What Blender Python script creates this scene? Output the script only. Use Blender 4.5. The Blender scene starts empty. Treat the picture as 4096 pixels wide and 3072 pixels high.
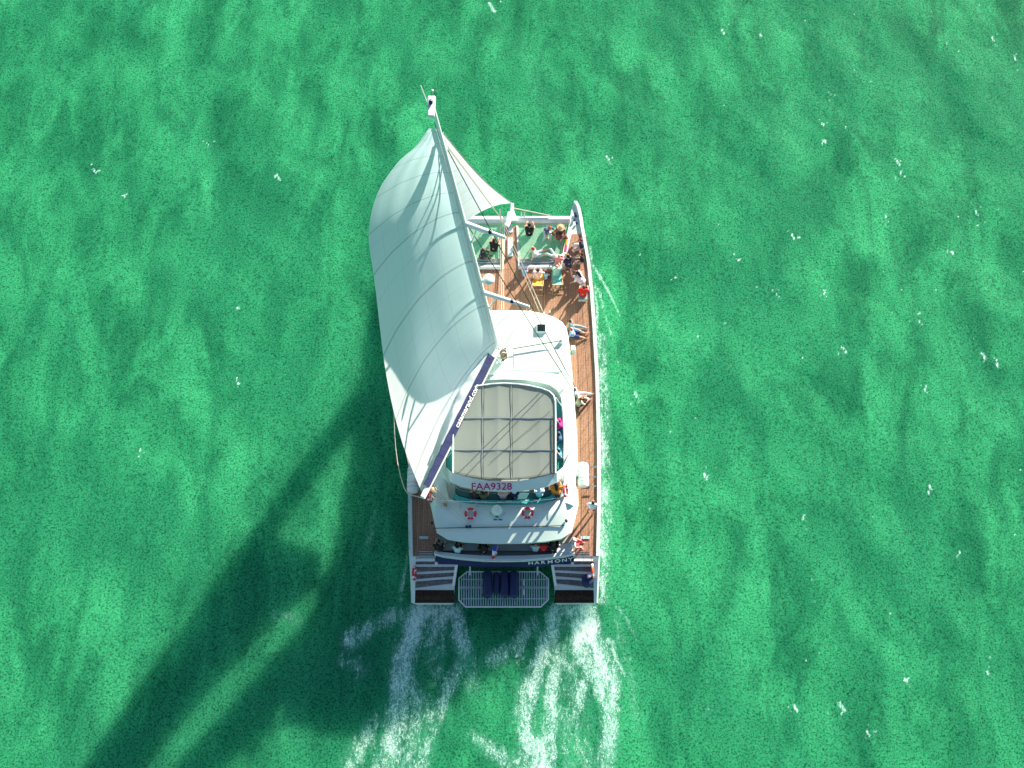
import bpy, bmesh, math, random
import numpy as np
from mathutils import Vector, Matrix, noise
random.seed(7)
rng = np.random.default_rng(7)
R = math.radians
sc = bpy.context.scene
C = sc.collection

# ------------------------------------------------------------------ camera, sky, sun, exposure
F_PX, TILT, CAM_H = 4700.0, R(21.5), 72.5
cam_d = bpy.data.cameras.new("camera")
cam_d.sensor_width = 36.0
cam_d.lens = F_PX / 4096 * 36.0
cam_d.clip_start, cam_d.clip_end = 1.0, 9000.0
cam = bpy.data.objects.new("camera", cam_d)
cam.location = (0, 0, CAM_H)
cam.rotation_euler = (TILT, 0, 0)
C.objects.link(cam)
sc.camera = cam

SUN_AZ, SUN_EL = R(36), R(20)          # azimuth measured from the bow (+Y) towards starboard (+X)
sun_dir = Vector((math.sin(SUN_AZ) * math.cos(SUN_EL), math.cos(SUN_AZ) * math.cos(SUN_EL), math.sin(SUN_EL)))
sd = bpy.data.lights.new("sun", 'SUN')
sd.energy = 5.0
sd.angle = R(0.5)
sd.color = (1.0, 0.91, 0.74)
sun = bpy.data.objects.new("sun", sd)
sun.location = (30, 30, 60)
sun.rotation_euler = sun_dir.to_track_quat('Z', 'Y').to_euler()
C.objects.link(sun)

world = bpy.data.worlds.new("World")
sc.world = world
world.use_nodes = True
wn = world.node_tree
bgn = wn.nodes["Background"]
sky = wn.nodes.new("ShaderNodeTexSky")
sky.sky_type = 'NISHITA'
sky.sun_disc = False
sky.sun_elevation = SUN_EL
sky.sun_rotation = SUN_AZ
sky.air_density = 0.9
sky.dust_density = 0.3
sky.ozone_density = 1.0
wn.links.new(sky.outputs[0], bgn.inputs[0])
bgn.inputs[1].default_value = 0.055

vs = sc.view_settings
vs.view_transform = 'Standard'
vs.look = 'None'
vs.exposure = 1.5
vs.gamma = 1.0
vs.use_curve_mapping = False
sc.cycles.max_bounces = 8
sc.cycles.transparent_max_bounces = 12
sc.cycles.caustics_reflective = False
sc.cycles.caustics_refractive = False


def W(px, py, z):
    """the point at height z that the photograph shows at source pixel (px, py)"""
    a = (px - 2048) / F_PX
    b = (1536 - py) / F_PX
    d = Vector((a, math.sin(TILT) + b * math.cos(TILT), -math.cos(TILT) + b * math.sin(TILT)))
    t = (z - CAM_H) / d.z
    return Vector((0, 0, CAM_H)) + d * t


XC = -0.46                              # the boat's centre line


def mir(p):
    return Vector((2 * XC - p[0], p[1], p[2]))


# ------------------------------------------------------------------ materials
def mat(name, col, rough=0.6, metal=0.0, var=0.12, scale=6.0, bump=0.0, spec=0.5, trans=0.0):
    m = bpy.data.materials.new(name)
    m.use_nodes = True
    nt = m.node_tree
    N, L = nt.nodes, nt.links
    p = N["Principled BSDF"]
    p.inputs["Roughness"].default_value = rough
    p.inputs["Metallic"].default_value = metal
    p.inputs["Specular IOR Level"].default_value = spec
    tc = N.new("ShaderNodeTexCoord")
    no = N.new("ShaderNodeTexNoise")
    no.inputs["Scale"].default_value = scale
    no.inputs["Detail"].default_value = 6
    L.new(tc.outputs["Object"], no.inputs["Vector"])
    mx = N.new("ShaderNodeMix")
    mx.data_type = 'RGBA'
    c = Vector(col[:3])
    mx.inputs[6].default_value = (*(c * (1 - var)), 1)
    mx.inputs[7].default_value = (*[min(1, v) for v in c * (1 + var)], 1)
    L.new(no.outputs[0], mx.inputs[0])
    L.new(mx.outputs[2], p.inputs["Base Color"])
    if bump:
        b = N.new("ShaderNodeBump")
        b.inputs["Strength"].default_value = bump
        b.inputs["Distance"].default_value = 0.02
        L.new(no.outputs[0], b.inputs["Height"])
        L.new(b.outputs[0], p.inputs["Normal"])
    if trans:
        tr = N.new("ShaderNodeBsdfTranslucent")
        L.new(mx.outputs[2], tr.inputs[0])
        ms = N.new("ShaderNodeMixShader")
        ms.inputs[0].default_value = trans
        L.new(p.outputs[0], ms.inputs[1])
        L.new(tr.outputs[0], ms.inputs[2])
        L.new(ms.outputs[0], N["Material Output"].inputs[0])
    return m


M = {}
M['gel'] = mat("white_gelcoat", (0.69, 0.86, 0.79), 0.35, var=0.05, scale=1.2)
M['gelgrey'] = mat("light_grey_nonskid", (0.60, 0.68, 0.69), 0.7, var=0.08, scale=3, bump=0.1)
M['spar'] = mat("white_spar_paint", (0.76, 0.84, 0.85), 0.3, var=0.05, scale=2)
M['steel'] = mat("stainless_steel", (0.62, 0.64, 0.66), 0.25, metal=0.8, var=0.05)
M['black'] = mat("black_rubber", (0.012, 0.013, 0.018), 0.6, var=0.3)
M['navy'] = mat("navy_canvas", (0.010, 0.020, 0.10), 0.75, var=0.4, scale=5, bump=0.3)
M['navyroll'] = mat("navy_padding", (0.008, 0.018, 0.09), 0.55, var=0.5, scale=9, bump=0.3)
M['glass'] = mat("dark_window_glass", (0.012, 0.018, 0.024), 0.12, var=0.2)
M['teal'] = mat("turquoise_cushion", (0.04, 0.42, 0.40), 0.8, var=0.15, scale=8, bump=0.2)
M['tealdark'] = mat("blue_green_seat", (0.04, 0.14, 0.18), 0.8, var=0.4, scale=6)
M['grey'] = mat("grey_cushion", (0.34, 0.38, 0.36), 0.85, var=0.15, scale=9)
M['rope'] = mat("pale_rope", (0.62, 0.56, 0.47), 0.9, var=0.2, scale=30)
M['ropedark'] = mat("dark_rigging_wire", (0.03, 0.035, 0.035), 0.5, var=0.3, scale=20)
M['orange'] = mat("orange_plastic", (0.75, 0.10, 0.03), 0.5, var=0.12)
M['red'] = mat("red_plastic", (0.70, 0.03, 0.07), 0.5, var=0.15)
M['white'] = mat("white_paint", (0.82, 0.82, 0.82), 0.5, var=0.04)
M['magenta'] = mat("magenta_lettering", (0.30, 0.004, 0.12), 0.6, var=0.1)
M['letter'] = mat("white_lettering", (0.8, 0.82, 0.8), 0.6, var=0.03)
M['lamp'] = mat("blue_black_lamp_glass", (0.006, 0.01, 0.07), 0.25, var=0.2)
M['wood'] = mat("beech_wood", (0.50, 0.33, 0.20), 0.6, var=0.2, scale=14)
M['mint'] = mat("mint_canvas", (0.22, 0.68, 0.55), 0.8, var=0.1)
M['yellow'] = mat("yellow_canvas", (0.85, 0.48, 0.04), 0.8, var=0.1)
M['raft'] = mat("raft_canister_white", (0.78, 0.80, 0.80), 0.4, var=0.05)
M['stone'] = mat("grey_platform_metal", (0.50, 0.64, 0.66), 0.45, metal=0.2, var=0.25, scale=12)
M['tan'] = mat("weathered_bronze", (0.34, 0.24, 0.15), 0.5, metal=0.3, var=0.35, scale=12)


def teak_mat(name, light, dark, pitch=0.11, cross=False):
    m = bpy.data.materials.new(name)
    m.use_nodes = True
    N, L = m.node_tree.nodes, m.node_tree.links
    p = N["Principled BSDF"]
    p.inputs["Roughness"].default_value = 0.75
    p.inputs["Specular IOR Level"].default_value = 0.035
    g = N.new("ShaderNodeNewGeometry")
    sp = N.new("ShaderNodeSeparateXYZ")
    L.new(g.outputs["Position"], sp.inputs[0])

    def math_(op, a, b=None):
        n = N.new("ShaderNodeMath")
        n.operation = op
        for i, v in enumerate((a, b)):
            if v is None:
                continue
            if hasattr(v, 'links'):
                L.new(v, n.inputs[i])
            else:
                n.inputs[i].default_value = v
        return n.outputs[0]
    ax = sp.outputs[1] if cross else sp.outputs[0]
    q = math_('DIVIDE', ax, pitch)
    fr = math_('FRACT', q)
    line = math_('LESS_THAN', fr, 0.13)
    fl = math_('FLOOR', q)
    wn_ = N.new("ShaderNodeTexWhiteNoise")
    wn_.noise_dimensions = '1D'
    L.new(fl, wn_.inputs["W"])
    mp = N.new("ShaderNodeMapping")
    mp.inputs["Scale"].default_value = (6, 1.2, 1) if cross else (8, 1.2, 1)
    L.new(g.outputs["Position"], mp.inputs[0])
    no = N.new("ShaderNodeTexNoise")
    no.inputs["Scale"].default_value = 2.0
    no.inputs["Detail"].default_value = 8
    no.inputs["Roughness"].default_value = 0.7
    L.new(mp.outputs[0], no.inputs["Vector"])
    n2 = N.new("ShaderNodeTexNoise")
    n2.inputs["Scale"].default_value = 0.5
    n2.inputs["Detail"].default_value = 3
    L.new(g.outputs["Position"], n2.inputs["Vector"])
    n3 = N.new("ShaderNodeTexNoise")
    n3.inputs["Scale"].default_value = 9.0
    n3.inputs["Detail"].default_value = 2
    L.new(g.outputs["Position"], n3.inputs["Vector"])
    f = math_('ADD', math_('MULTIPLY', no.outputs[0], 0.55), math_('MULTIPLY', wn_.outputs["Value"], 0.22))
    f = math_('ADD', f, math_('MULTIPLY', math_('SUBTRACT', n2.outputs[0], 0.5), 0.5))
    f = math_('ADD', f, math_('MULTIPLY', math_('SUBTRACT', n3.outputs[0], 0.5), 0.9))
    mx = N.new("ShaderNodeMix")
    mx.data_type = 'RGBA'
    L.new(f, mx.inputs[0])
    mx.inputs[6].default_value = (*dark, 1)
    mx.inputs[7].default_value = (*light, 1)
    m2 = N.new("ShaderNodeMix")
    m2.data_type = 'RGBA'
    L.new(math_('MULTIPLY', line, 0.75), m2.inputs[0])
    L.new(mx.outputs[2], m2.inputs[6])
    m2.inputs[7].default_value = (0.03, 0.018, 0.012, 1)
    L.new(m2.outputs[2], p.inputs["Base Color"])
    return m


M['teak'] = teak_mat("teak_deck", (0.68, 0.40, 0.27), (0.25, 0.135, 0.09))
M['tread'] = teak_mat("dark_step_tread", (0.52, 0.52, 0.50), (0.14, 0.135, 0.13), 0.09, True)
M['platform'] = teak_mat("dark_teak_platform", (0.15, 0.10, 0.07), (0.03, 0.02, 0.015), 0.09, True)  # much darker brown than the main deck teak


def net_mat():
    m = bpy.data.materials.new("trampoline_netting")
    m.use_nodes = True
    N, L = m.node_tree.nodes, m.node_tree.links
    p = N["Principled BSDF"]
    p.inputs["Base Color"].default_value = (0.42, 0.66, 0.52, 1)
    p.inputs["Roughness"].default_value = 0.9
    g = N.new("ShaderNodeNewGeometry")
    sp = N.new("ShaderNodeSeparateXYZ")
    L.new(g.outputs["Position"], sp.inputs[0])
    outs = []
    for i in (0, 1):
        a = N.new("ShaderNodeMath"); a.operation = 'DIVIDE'; a.inputs[1].default_value = 0.075
        L.new(sp.outputs[i], a.inputs[0])
        b = N.new("ShaderNodeMath"); b.operation = 'FRACT'
        L.new(a.outputs[0], b.inputs[0])
        c = N.new("ShaderNodeMath"); c.operation = 'LESS_THAN'; c.inputs[1].default_value = 0.27
        L.new(b.outputs[0], c.inputs[0])
        outs.append(c.outputs[0])
    mxm = N.new("ShaderNodeMath"); mxm.operation = 'MAXIMUM'
    L.new(outs[0], mxm.inputs[0]); L.new(outs[1], mxm.inputs[1])
    tr = N.new("ShaderNodeBsdfTransparent")
    ms = N.new("ShaderNodeMixShader")
    L.new(mxm.outputs[0], ms.inputs[0])
    L.new(tr.outputs[0], ms.inputs[1])
    L.new(p.outputs[0], ms.inputs[2])
    L.new(ms.outputs[0], N["Material Output"].inputs[0])
    return m


M['net'] = net_mat()


def sail_mat(name, col, tcol, trans, seams, vert):
    """white sailcloth with stitched panel seams laid out in the sail's own UV"""
    m = bpy.data.materials.new(name)
    m.use_nodes = True
    N, L = m.node_tree.nodes, m.node_tree.links
    p = N["Principled BSDF"]
    p.inputs["Roughness"].default_value = 0.65
    p.inputs["Specular IOR Level"].default_value = 0.3
    uv = N.new("ShaderNodeUVMap")
    sp = N.new("ShaderNodeSeparateXYZ")
    L.new(uv.outputs[0], sp.inputs[0])

    def mth(op, a, b=None, c=None):
        n = N.new("ShaderNodeMath"); n.operation = op
        for i, v in enumerate((a, b, c)):
            if v is None:
                continue
            if hasattr(v, 'links'):
                L.new(v, n.inputs[i])
            else:
                n.inputs[i].default_value = v
        return n.outputs[0]
    acc = None
    for ax, cnt, wid, st, off in ((1, seams, 0.035, 0.55, 0.0), (1, seams * 2, 0.025, 0.22, 0.31), (0, vert, 0.02, 0.35, 0.4)):
        fr = mth('FRACT', mth('ADD', mth('MULTIPLY', sp.outputs[ax], cnt), off))
        d = mth('ABSOLUTE', mth('SUBTRACT', fr, 0.5))
        ln = mth('MULTIPLY', mth('LESS_THAN', d, wid * (0.5 if ax else 0.4)), st)
        acc = ln if acc is None else mth('MAXIMUM', acc, ln)
    g = N.new("ShaderNodeNewGeometry")
    no = N.new("ShaderNodeTexNoise")
    no.inputs["Scale"].default_value = 0.6
    no.inputs["Detail"].default_value = 5
    L.new(g.outputs["Position"], no.inputs["Vector"])
    fac = mth('ADD', acc, mth('MULTIPLY', mth('SUBTRACT', no.outputs[0], 0.5), 0.25))
    outs = []
    for cc in (col, tcol):
        mx = N.new("ShaderNodeMix"); mx.data_type = 'RGBA'; mx.clamp_factor = True
        L.new(fac, mx.inputs[0])
        mx.inputs[6].default_value = (*cc, 1)
        mx.inputs[7].default_value = (*[v * 0.45 for v in cc], 1)
        outs.append(mx.outputs[2])
    L.new(outs[0], p.inputs["Base Color"])
    b = N.new("ShaderNodeBump")
    b.inputs["Strength"].default_value = 0.25
    b.inputs["Distance"].default_value = 0.1
    n2 = N.new("ShaderNodeTexNoise")
    n2.inputs["Scale"].default_value = 1.4
    n2.inputs["Detail"].default_value = 3
    L.new(g.outputs["Position"], n2.inputs["Vector"])
    L.new(n2.outputs[0], b.inputs["Height"])
    L.new(b.outputs[0], p.inputs["Normal"])
    tr = N.new("ShaderNodeBsdfTranslucent")
    L.new(outs[1], tr.inputs[0])
    ms = N.new("ShaderNodeMixShader")
    ms.inputs[0].default_value = trans
    L.new(p.outputs[0], ms.inputs[1])
    L.new(tr.outputs[0], ms.inputs[2])
    L.new(ms.outputs[0], N["Material Output"].inputs[0])
    return m


M['main'] = sail_mat("mainsail_cloth", (0.82, 0.86, 0.90), (0.54, 0.74, 0.80), 0.38, 9, 5)
M['jib'] = sail_mat("jib_cloth", (0.86, 0.88, 0.92), (0.80, 0.90, 1.0), 0.36, 8, 3)


# ------------------------------------------------------------------ mesh helpers
class MB:
    def __init__(s):
        s.v, s.f = [], []

    def add(s, vs_, fs):
        o = len(s.v)
        s.v += [Vector(v) for v in vs_]
        s.f += [tuple(i + o for i in f) for f in fs]
        return s

    def tube(s, pts, r, n=8, cap=True):
        pts = [Vector(p) for p in pts]
        rs = r if isinstance(r, (list, tuple)) else [r] * len(pts)
        o = len(s.v)
        up = None
        for i, p in enumerate(pts):
            t = (pts[min(i + 1, len(pts) - 1)] - pts[max(i - 1, 0)]).normalized()
            if up is None:
                up = t.orthogonal().normalized()
            up = (up - t * up.dot(t)).normalized()
            b = t.cross(up)
            for k in range(n):
                a = 2 * math.pi * k / n
                s.v.append(p + (up * math.cos(a) + b * math.sin(a)) * rs[i])
        for i in range(len(pts) - 1):
            for k in range(n):
                s.f.append((o + i * n + k, o + i * n + (k + 1) % n, o + (i + 1) * n + (k + 1) % n, o + (i + 1) * n + k))
        if cap:
            s.f.append(tuple(o + k for k in range(n))[::-1])
            s.f.append(tuple(o + (len(pts) - 1) * n + k for k in range(n)))
        return s

    def prism(s, top, bot):
        n = len(top)
        s.add(list(top) + list(bot), [tuple(range(n)), tuple(range(2 * n - 1, n - 1, -1))] +
              [(i, n + i, n + (i + 1) % n, (i + 1) % n) for i in range(n)])
        return s

    def slab(s, poly, z1, z0):
        """poly: world xy points"""
        return s.prism([(p[0], p[1], z1) for p in poly], [(p[0], p[1], z0) for p in poly])

    def box(s, c, size, rot=0.0):
        c = Vector(c)
        hx, hy, hz = [q / 2 for q in size]
        ca, sa = math.cos(rot), math.sin(rot)
        vs_ = []
        for z in (hz, -hz):
            for x, y in ((-hx, -hy), (hx, -hy), (hx, hy), (-hx, hy)):
                vs_.append(c + Vector((x * ca - y * sa, x * sa + y * ca, z)))
        s.add(vs_, [(0, 1, 2, 3), (7, 6, 5, 4), (0, 4, 5, 1), (1, 5, 6, 2), (2, 6, 7, 3), (3, 7, 4, 0)])
        return s

    def bar(s, a, b, w, h, up=(0, 0, 1)):
        """a box beam from a to b, w wide and h high"""
        a, b, up = Vector(a), Vector(b), Vector(up)
        d = (b - a).normalized()
        sd_ = d.cross(up).normalized() * w / 2
        u = sd_.cross(d).normalized() * h / 2
        vs_ = [p + x * sd_ + y * u for p in (a, b) for x, y in ((-1, -1), (1, -1), (1, 1), (-1, 1))]
        s.add(vs_, [(3, 2, 1, 0), (4, 5, 6, 7), (0, 1, 5, 4), (1, 2, 6, 5), (2, 3, 7, 6), (3, 0, 4, 7)])
        return s

    def ball(s, c, r, nu=12, nv=8, q=None):
        c = Vector(c)
        rx, ry, rz = r if isinstance(r, (list, tuple)) else (r, r, r)
        o = len(s.v)
        for j in range(nv + 1):
            th = math.pi * j / nv
            for i in range(nu):
                ph = 2 * math.pi * i / nu
                d = Vector((rx * math.sin(th) * math.cos(ph), ry * math.sin(th) * math.sin(ph), rz * math.cos(th)))
                if q is not None:
                    d = q @ d
                s.v.append(c + d)
        for j in range(nv):
            for i in range(nu):
                a, b = o + j * nu + i, o + j * nu + (i + 1) % nu
                s.f.append((a, a + nu, b + nu, b))
        return s

    def grid(s, fn, nu, nv):
        o = len(s.v)
        for j in range(nv + 1):
            for i in range(nu + 1):
                s.v.append(Vector(fn(i / nu, j / nv)))
        for j in range(nv):
            for i in range(nu):
                a = o + j * (nu + 1) + i
                s.f.append((a, a + 1, a + nu + 2, a + nu + 1))
        return s

    def torus(s, c, R_, r, q=None, nu=28, nv=10, a0=0.0, a1=2 * math.pi, ell=1.0):
        c = Vector(c)
        o = len(s.v)
        closed = abs(a1 - a0 - 2 * math.pi) < 1e-6
        m_ = nu if closed else nu + 1
        for i in range(m_):
            a = a0 + (a1 - a0) * i / nu
            for k in range(nv):
                b = 2 * math.pi * k / nv
                d = Vector(((R_ + r * math.cos(b)) * math.cos(a), (R_ + r * math.cos(b)) * math.sin(a) * ell, r * math.sin(b)))
                if q is not None:
                    d = q @ d
                s.v.append(c + d)
        for i in range(nu if closed else nu):
            i2 = (i + 1) % m_
            if not closed and i2 == 0:
                continue
            for k in range(nv):
                s.f.append((o + i * nv + k, o + i2 * nv + k, o + i2 * nv + (k + 1) % nv, o + i * nv + (k + 1) % nv))
        return s

    def build(s, name, m, parent=None, smooth=False, bevel=0.0, offset=None, fix=True):
        me = bpy.data.meshes.new(name)
        off = offset if offset is not None else (Vector(parent['_o']) if parent is not None and '_o' in parent else Vector((0, 0, 0)))
        me.from_pydata([v - off for v in s.v], [], s.f)
        me.update()
        if fix:
            bm = bmesh.new(); bm.from_mesh(me)
            bmesh.ops.recalc_face_normals(bm, faces=bm.faces)
            bm.to_mesh(me); bm.free()
        o = bpy.data.objects.new(name, me)
        C.objects.link(o)
        me.materials.append(m)
        if smooth:
            for pl in me.polygons:
                pl.use_smooth = True
            try:
                me.set_sharp_from_angle(angle=R(40))
            except Exception:
                pass
        if parent is not None:
            o.parent = parent
        else:
            o.location = off
        o['_o'] = tuple(off)
        if bevel:
            b = o.modifiers.new("bevel", 'BEVEL')
            b.width = bevel
            b.segments = 2
            b.limit_method = 'ANGLE'
        return o


def tag(o, label=None, cat=None, group=None, kind=None):
    for k, v in (("label", label), ("category", cat), ("group", group), ("kind", kind)):
        if v:
            o[k] = v
    return o


def thing(name, loc, label, cat, group=None, rotz=0.0):
    o = bpy.data.objects.new(name, None)
    o.location = loc
    o.rotation_euler = (0, 0, rotz)
    o.empty_display_size = 0.2
    C.objects.link(o)
    return tag(o, label, cat, group)


def text_mesh(s, size, origin, xd, yd, m, parent, name="lettering", ext=0.004, space=1.0, bold=0.0, align='LEFT', xs=1.0, bend=None):
    cu = bpy.data.curves.new("t", 'FONT')
    cu.body = s
    cu.size = size
    cu.extrude = ext
    cu.offset = bold
    cu.space_character = space
    cu.align_x = align
    cu.resolution_u = 4
    t = bpy.data.objects.new("t", cu)
    C.objects.link(t)
    bpy.context.view_layer.update()
    me = bpy.data.meshes.new_from_object(t.evaluated_get(bpy.context.evaluated_depsgraph_get()))
    bpy.data.objects.remove(t)
    xd, yd = Vector(xd).normalized(), Vector(yd).normalized()
    zd = xd.cross(yd).normalized()
    yd = zd.cross(xd)
    off = Vector(parent['_o'])
    for v in me.vertices:
        c = v.co.copy()
        if bend:
            c = bend(c)
        v.co = Vector(origin) + xd * c.x * xs + yd * c.y + zd * c.z - off
    me.materials.clear()
    me.materials.append(m)
    me.name = name
    o = bpy.data.objects.new(name, me)
    C.objects.link(o)
    o.parent = parent
    o['_o'] = tuple(off)
    return o


# ------------------------------------------------------------------ water
def seg_dist(P, a, b):
    a, b = np.array(a), np.array(b)
    d = b - a
    t = np.clip(((P - a) @ d) / (d @ d + 1e-9), 0, 1)
    return np.linalg.norm(P - (a + t[:, None] * d), axis=1), t


def build_water():
    def axis(lo, hi, step, far):
        core = np.arange(lo, hi + step / 2, step)
        g, out = step, []
        x = hi
        while x < far:
            g *= 1.35
            x += g
            out.append(x)
        neg, g, x = [], step, lo
        while x > -far:
            g *= 1.35
            x -= g
            neg.append(x)
        return np.array(neg[::-1] + list(core) + out)
    xs = axis(-40, 40, 0.13, 4000)
    ys = axis(0, 74, 0.13, 4000)
    nx, ny = len(xs), len(ys)
    X, Y = np.meshgrid(xs, ys)
    P = np.stack([X.ravel(), Y.ravel()], 1)
    Z = np.zeros(len(P))
    inside = np.exp(-np.maximum(0, np.maximum(np.abs(P[:, 0]) - 60, np.abs(P[:, 1] - 35) - 60)) / 30)
    for k in range(46):
        lam = rng.uniform(1.2, 9.0)
        ang = rng.normal(R(20), R(38))
        kx, ky = math.cos(ang) * 2 * math.pi / lam, math.sin(ang) * 2 * math.pi / lam
        Z += 0.0026 * lam ** 0.85 * np.sin(P[:, 0] * kx + P[:, 1] * ky + rng.uniform(0, 6.28))
    Z *= inside
    foam = np.zeros(len(P))
    wp = lambda x, y: tuple(W(x, y, 0)[:2])

    def stroke(pts, w0, w1, s0, s1, soft=1.0):
        nonlocal foam
        n = len(pts) - 1
        for i in range(n):
            d, t = seg_dist(P, wp(*pts[i]), wp(*pts[i + 1]))
            f = (i + t) / n
            w = (w0 + (w1 - w0) * f) / 62.0
            s_ = s0 + (s1 - s0) * f
            foam = np.maximum(foam, .92 * s_ * np.exp(-(d / (w * 1.12)) ** 2 * soft))
    # left wake
    stroke([(1680, 2440), (1650, 2520), (1610, 2640), (1600, 2760), (1590, 2900), (1540, 3072), (1500, 3200)], 40, 55, .95, .58)
    stroke([(1820, 2440), (1840, 2540), (1870, 2640), (1890, 2740)], 34, 45, .85, .42)
    stroke([(1700, 2450), (1760, 2440), (1820, 2450)], 40, 40, .8, .8)
    stroke([(1760, 2470), (1735, 2540), (1720, 2580)], 30, 14, .95, .6)
    stroke([(1600, 2700), (1690, 2820), (1660, 2960), (1600, 3072), (1560, 3200)], 60, 70, .5, .5)
    stroke([(1840, 2660), (1770, 2800), (1720, 2910), (1680, 3060)], 42, 40, .55, .55)
    stroke([(1740, 2440), (1740, 2700)], 80, 70, .5, .38)
    # right wake
    stroke([(2230, 2440), (2210, 2520), (2170, 2620), (2120, 2740), (2100, 2860), (2110, 3000), (2080, 3150)], 38, 50, .85, .52)
    stroke([(2340, 2440), (2370, 2530), (2400, 2620), (2440, 2740), (2440, 2880), (2420, 3072)], 42, 46, 1.0, .5)
    stroke([(2330, 2500), (2320, 2590), (2370, 2700), (2420, 2800)], 42, 34, 1.1, .6)
    stroke([(2240, 2450), (2290, 2440), (2350, 2450)], 34, 34, .78, .78)
    stroke([(2240, 2600), (2210, 2760), (2200, 2920), (2190, 3072)], 40, 46, .6, .66)
    stroke([(2330, 2740), (2300, 2860), (2310, 2960)], 22, 30, .75, .45)
    stroke([(2170, 2960), (2160, 3072), (2150, 3200)], 34, 50, .85, .8)
    stroke([(2440, 2560), (2470, 2640), (2500, 2700)], 14, 10, .8, .5)
    stroke([(2290, 2440), (2290, 2700), (2290, 3100)], 90, 120, .42, .38)
    # loose patches
    stroke([(1400, 2560), (1500, 2500), (1590, 2460)], 50, 38, .56, .54)
    stroke([(1380, 2640), (1450, 2680)], 40, 50, .5, .42)
    stroke([(1960, 2640), (2060, 2600), (2130, 2500)], 44, 50, .52, .54)
    stroke([(1900, 2950), (2020, 3040), (2130, 3060)], 34, 50, .52, .56)
    stroke([(1400, 3060), (1500, 2900)], 50, 60, .5, .45)
    # bow wave along the starboard side
    stroke([(2372, 1060), (2400, 1110), (2440, 1180), (2480, 1262)], 9, 6, .85, .55, 1.2)
    stroke([(2395, 1160), (2430, 1300), (2460, 1380), (2470, 1450)], 10, 8, .5, .35)
    stroke([(2410, 1350), (2420, 1700), (2425, 2100), (2400, 2400)], 26, 38, .44, .5)
    stroke([(2540, 1560), (2556, 1605)], 5, 5, .7, .6)
    stroke([(2470, 2430), (2510, 2480), (2545, 2560)], 10, 8, .55, .5)
    stroke([(2460, 2480), (2520, 2680), (2540, 2900)], 26, 30, .38, .33)
    stroke([(2360, 985), (2384, 1200), (2402, 1500), (2412, 1900), (2408, 2380)], 8, 12, .5, .7)
    # along the port side, in the shade
    stroke([(1640, 2150), (1628, 2250), (1612, 2330), (1600, 2400)], 8, 12, .5, .62)
    stroke([(1500, 2050), (1490, 2120), (1470, 2180)], 22, 26, .38, .4)
    stroke([(1035, 2450), (1040, 2510), (1060, 2570)], 7, 5, .4, .3)
    stroke([(1100, 2460), (1190, 2480)], 30, 34, .33, .33)
    # small whitecaps over the open water, with sun glints painted in as foam specks
    caps_glints = [(1965, 28, 14), (375, 680, 7), (1112, 710, 9), (830, 575, 7), (2890, 130, 7), (3300, 560, 7), (3290, 495, 6), (3590, 650, 9),
            (3600, 690, 6), (2430, 630, 8), (3545, 865, 6), (3905, 850, 8), (3935, 1420, 11), (3990, 1460, 7), (3380, 1400, 8),
            (3700, 1560, 8), (2820, 1905, 9), (3720, 1945, 8), (3680, 1290, 6), (3170, 945, 8), (3365, 2825, 13), (3180, 2830, 9),
            (3470, 2930, 8), (3950, 2690, 8), (3320, 370, 6), (2545, 1580, 6), (950, 1230, 5), (560, 1800, 5), (950, 1530, 5),
            (3810, 1010, 6), (3840, 2210, 6), (3215, 2075, 6), (3560, 2450, 6), (3970, 150, 6), (2070, 2630, 5), (495, 785, 5),
            (3040, 140, 5), (2700, 1110, 5), (3110, 1180, 5), (4060, 230, 7), (3300, 1180, 6), (3620, 2720, 6), (2950, 1040, 5)]
    for x, y, r in caps_glints:
        d, t = seg_dist(P, wp(x - r * .5, y - r), wp(x + r * .9, y + r * 1.4))
        foam = np.maximum(foam, 0.95 * np.exp(-(d / (r * .60 / 62)) ** 2))
        for _ in range(3):
            dx, dy = rng.normal(0, r * 2.2), rng.normal(0, r * 3)
            d, t = seg_dist(P, wp(x + dx, y + dy), wp(x + dx + 3, y + dy + 4))
            foam = np.maximum(foam, .75 * np.exp(-(d / (.07)) ** 2))
    for _ in range(110):
        x = 2450 + 1646 * rng.random() ** .8
        y = rng.uniform(0, 3072)
        d = np.hypot(P[:, 0] - wp(x, y)[0], P[:, 1] - wp(x, y)[1])
        foam = np.maximum(foam, rng.uniform(.5, .8) * np.exp(-(d / rng.uniform(.05, .11)) ** 2))
    churn = np.clip(foam, 0, 1)
    Z += 0.05 * churn * np.sin(P[:, 0] * 5.1 + 2 * np.sin(P[:, 1] * 3.3)) * np.sin(P[:, 1] * 4.7 + np.sin(P[:, 0] * 6))
    me = bpy.data.meshes.new("water")
    co = np.column_stack([P, Z]).astype(np.float32)
    me.vertices.add(len(co))
    me.vertices.foreach_set("co", co.ravel())
    idx = np.arange(nx * ny).reshape(ny, nx)
    q = np.stack([idx[:-1, :-1], idx[:-1, 1:], idx[1:, 1:], idx[1:, :-1]], -1).reshape(-1, 4)
    me.loops.add(q.size)
    me.loops.foreach_set("vertex_index", q.ravel().astype(np.int32))
    me.polygons.add(len(q))
    me.polygons.foreach_set("loop_start", (np.arange(len(q)) * 4).astype(np.int32))
    me.polygons.foreach_set("loop_total", np.full(len(q), 4, np.int32))
    me.update(calc_edges=True)
    me.polygons.foreach_set("use_smooth", np.ones(len(q), bool))
    at = me.attributes.new("foam", 'FLOAT', 'POINT')
    at.data.foreach_set("value", foam.astype(np.float32))
    o = bpy.data.objects.new("water", me)
    C.objects.link(o)
    tag(o, "green sea water with white wake foam", "water", kind="structure")

    m = bpy.data.materials.new("sea_water")
    m.use_nodes = True
    N, L = m.node_tree.nodes, m.node_tree.links
    p = N["Principled BSDF"]
    g = N.new("ShaderNodeNewGeometry")

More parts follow.
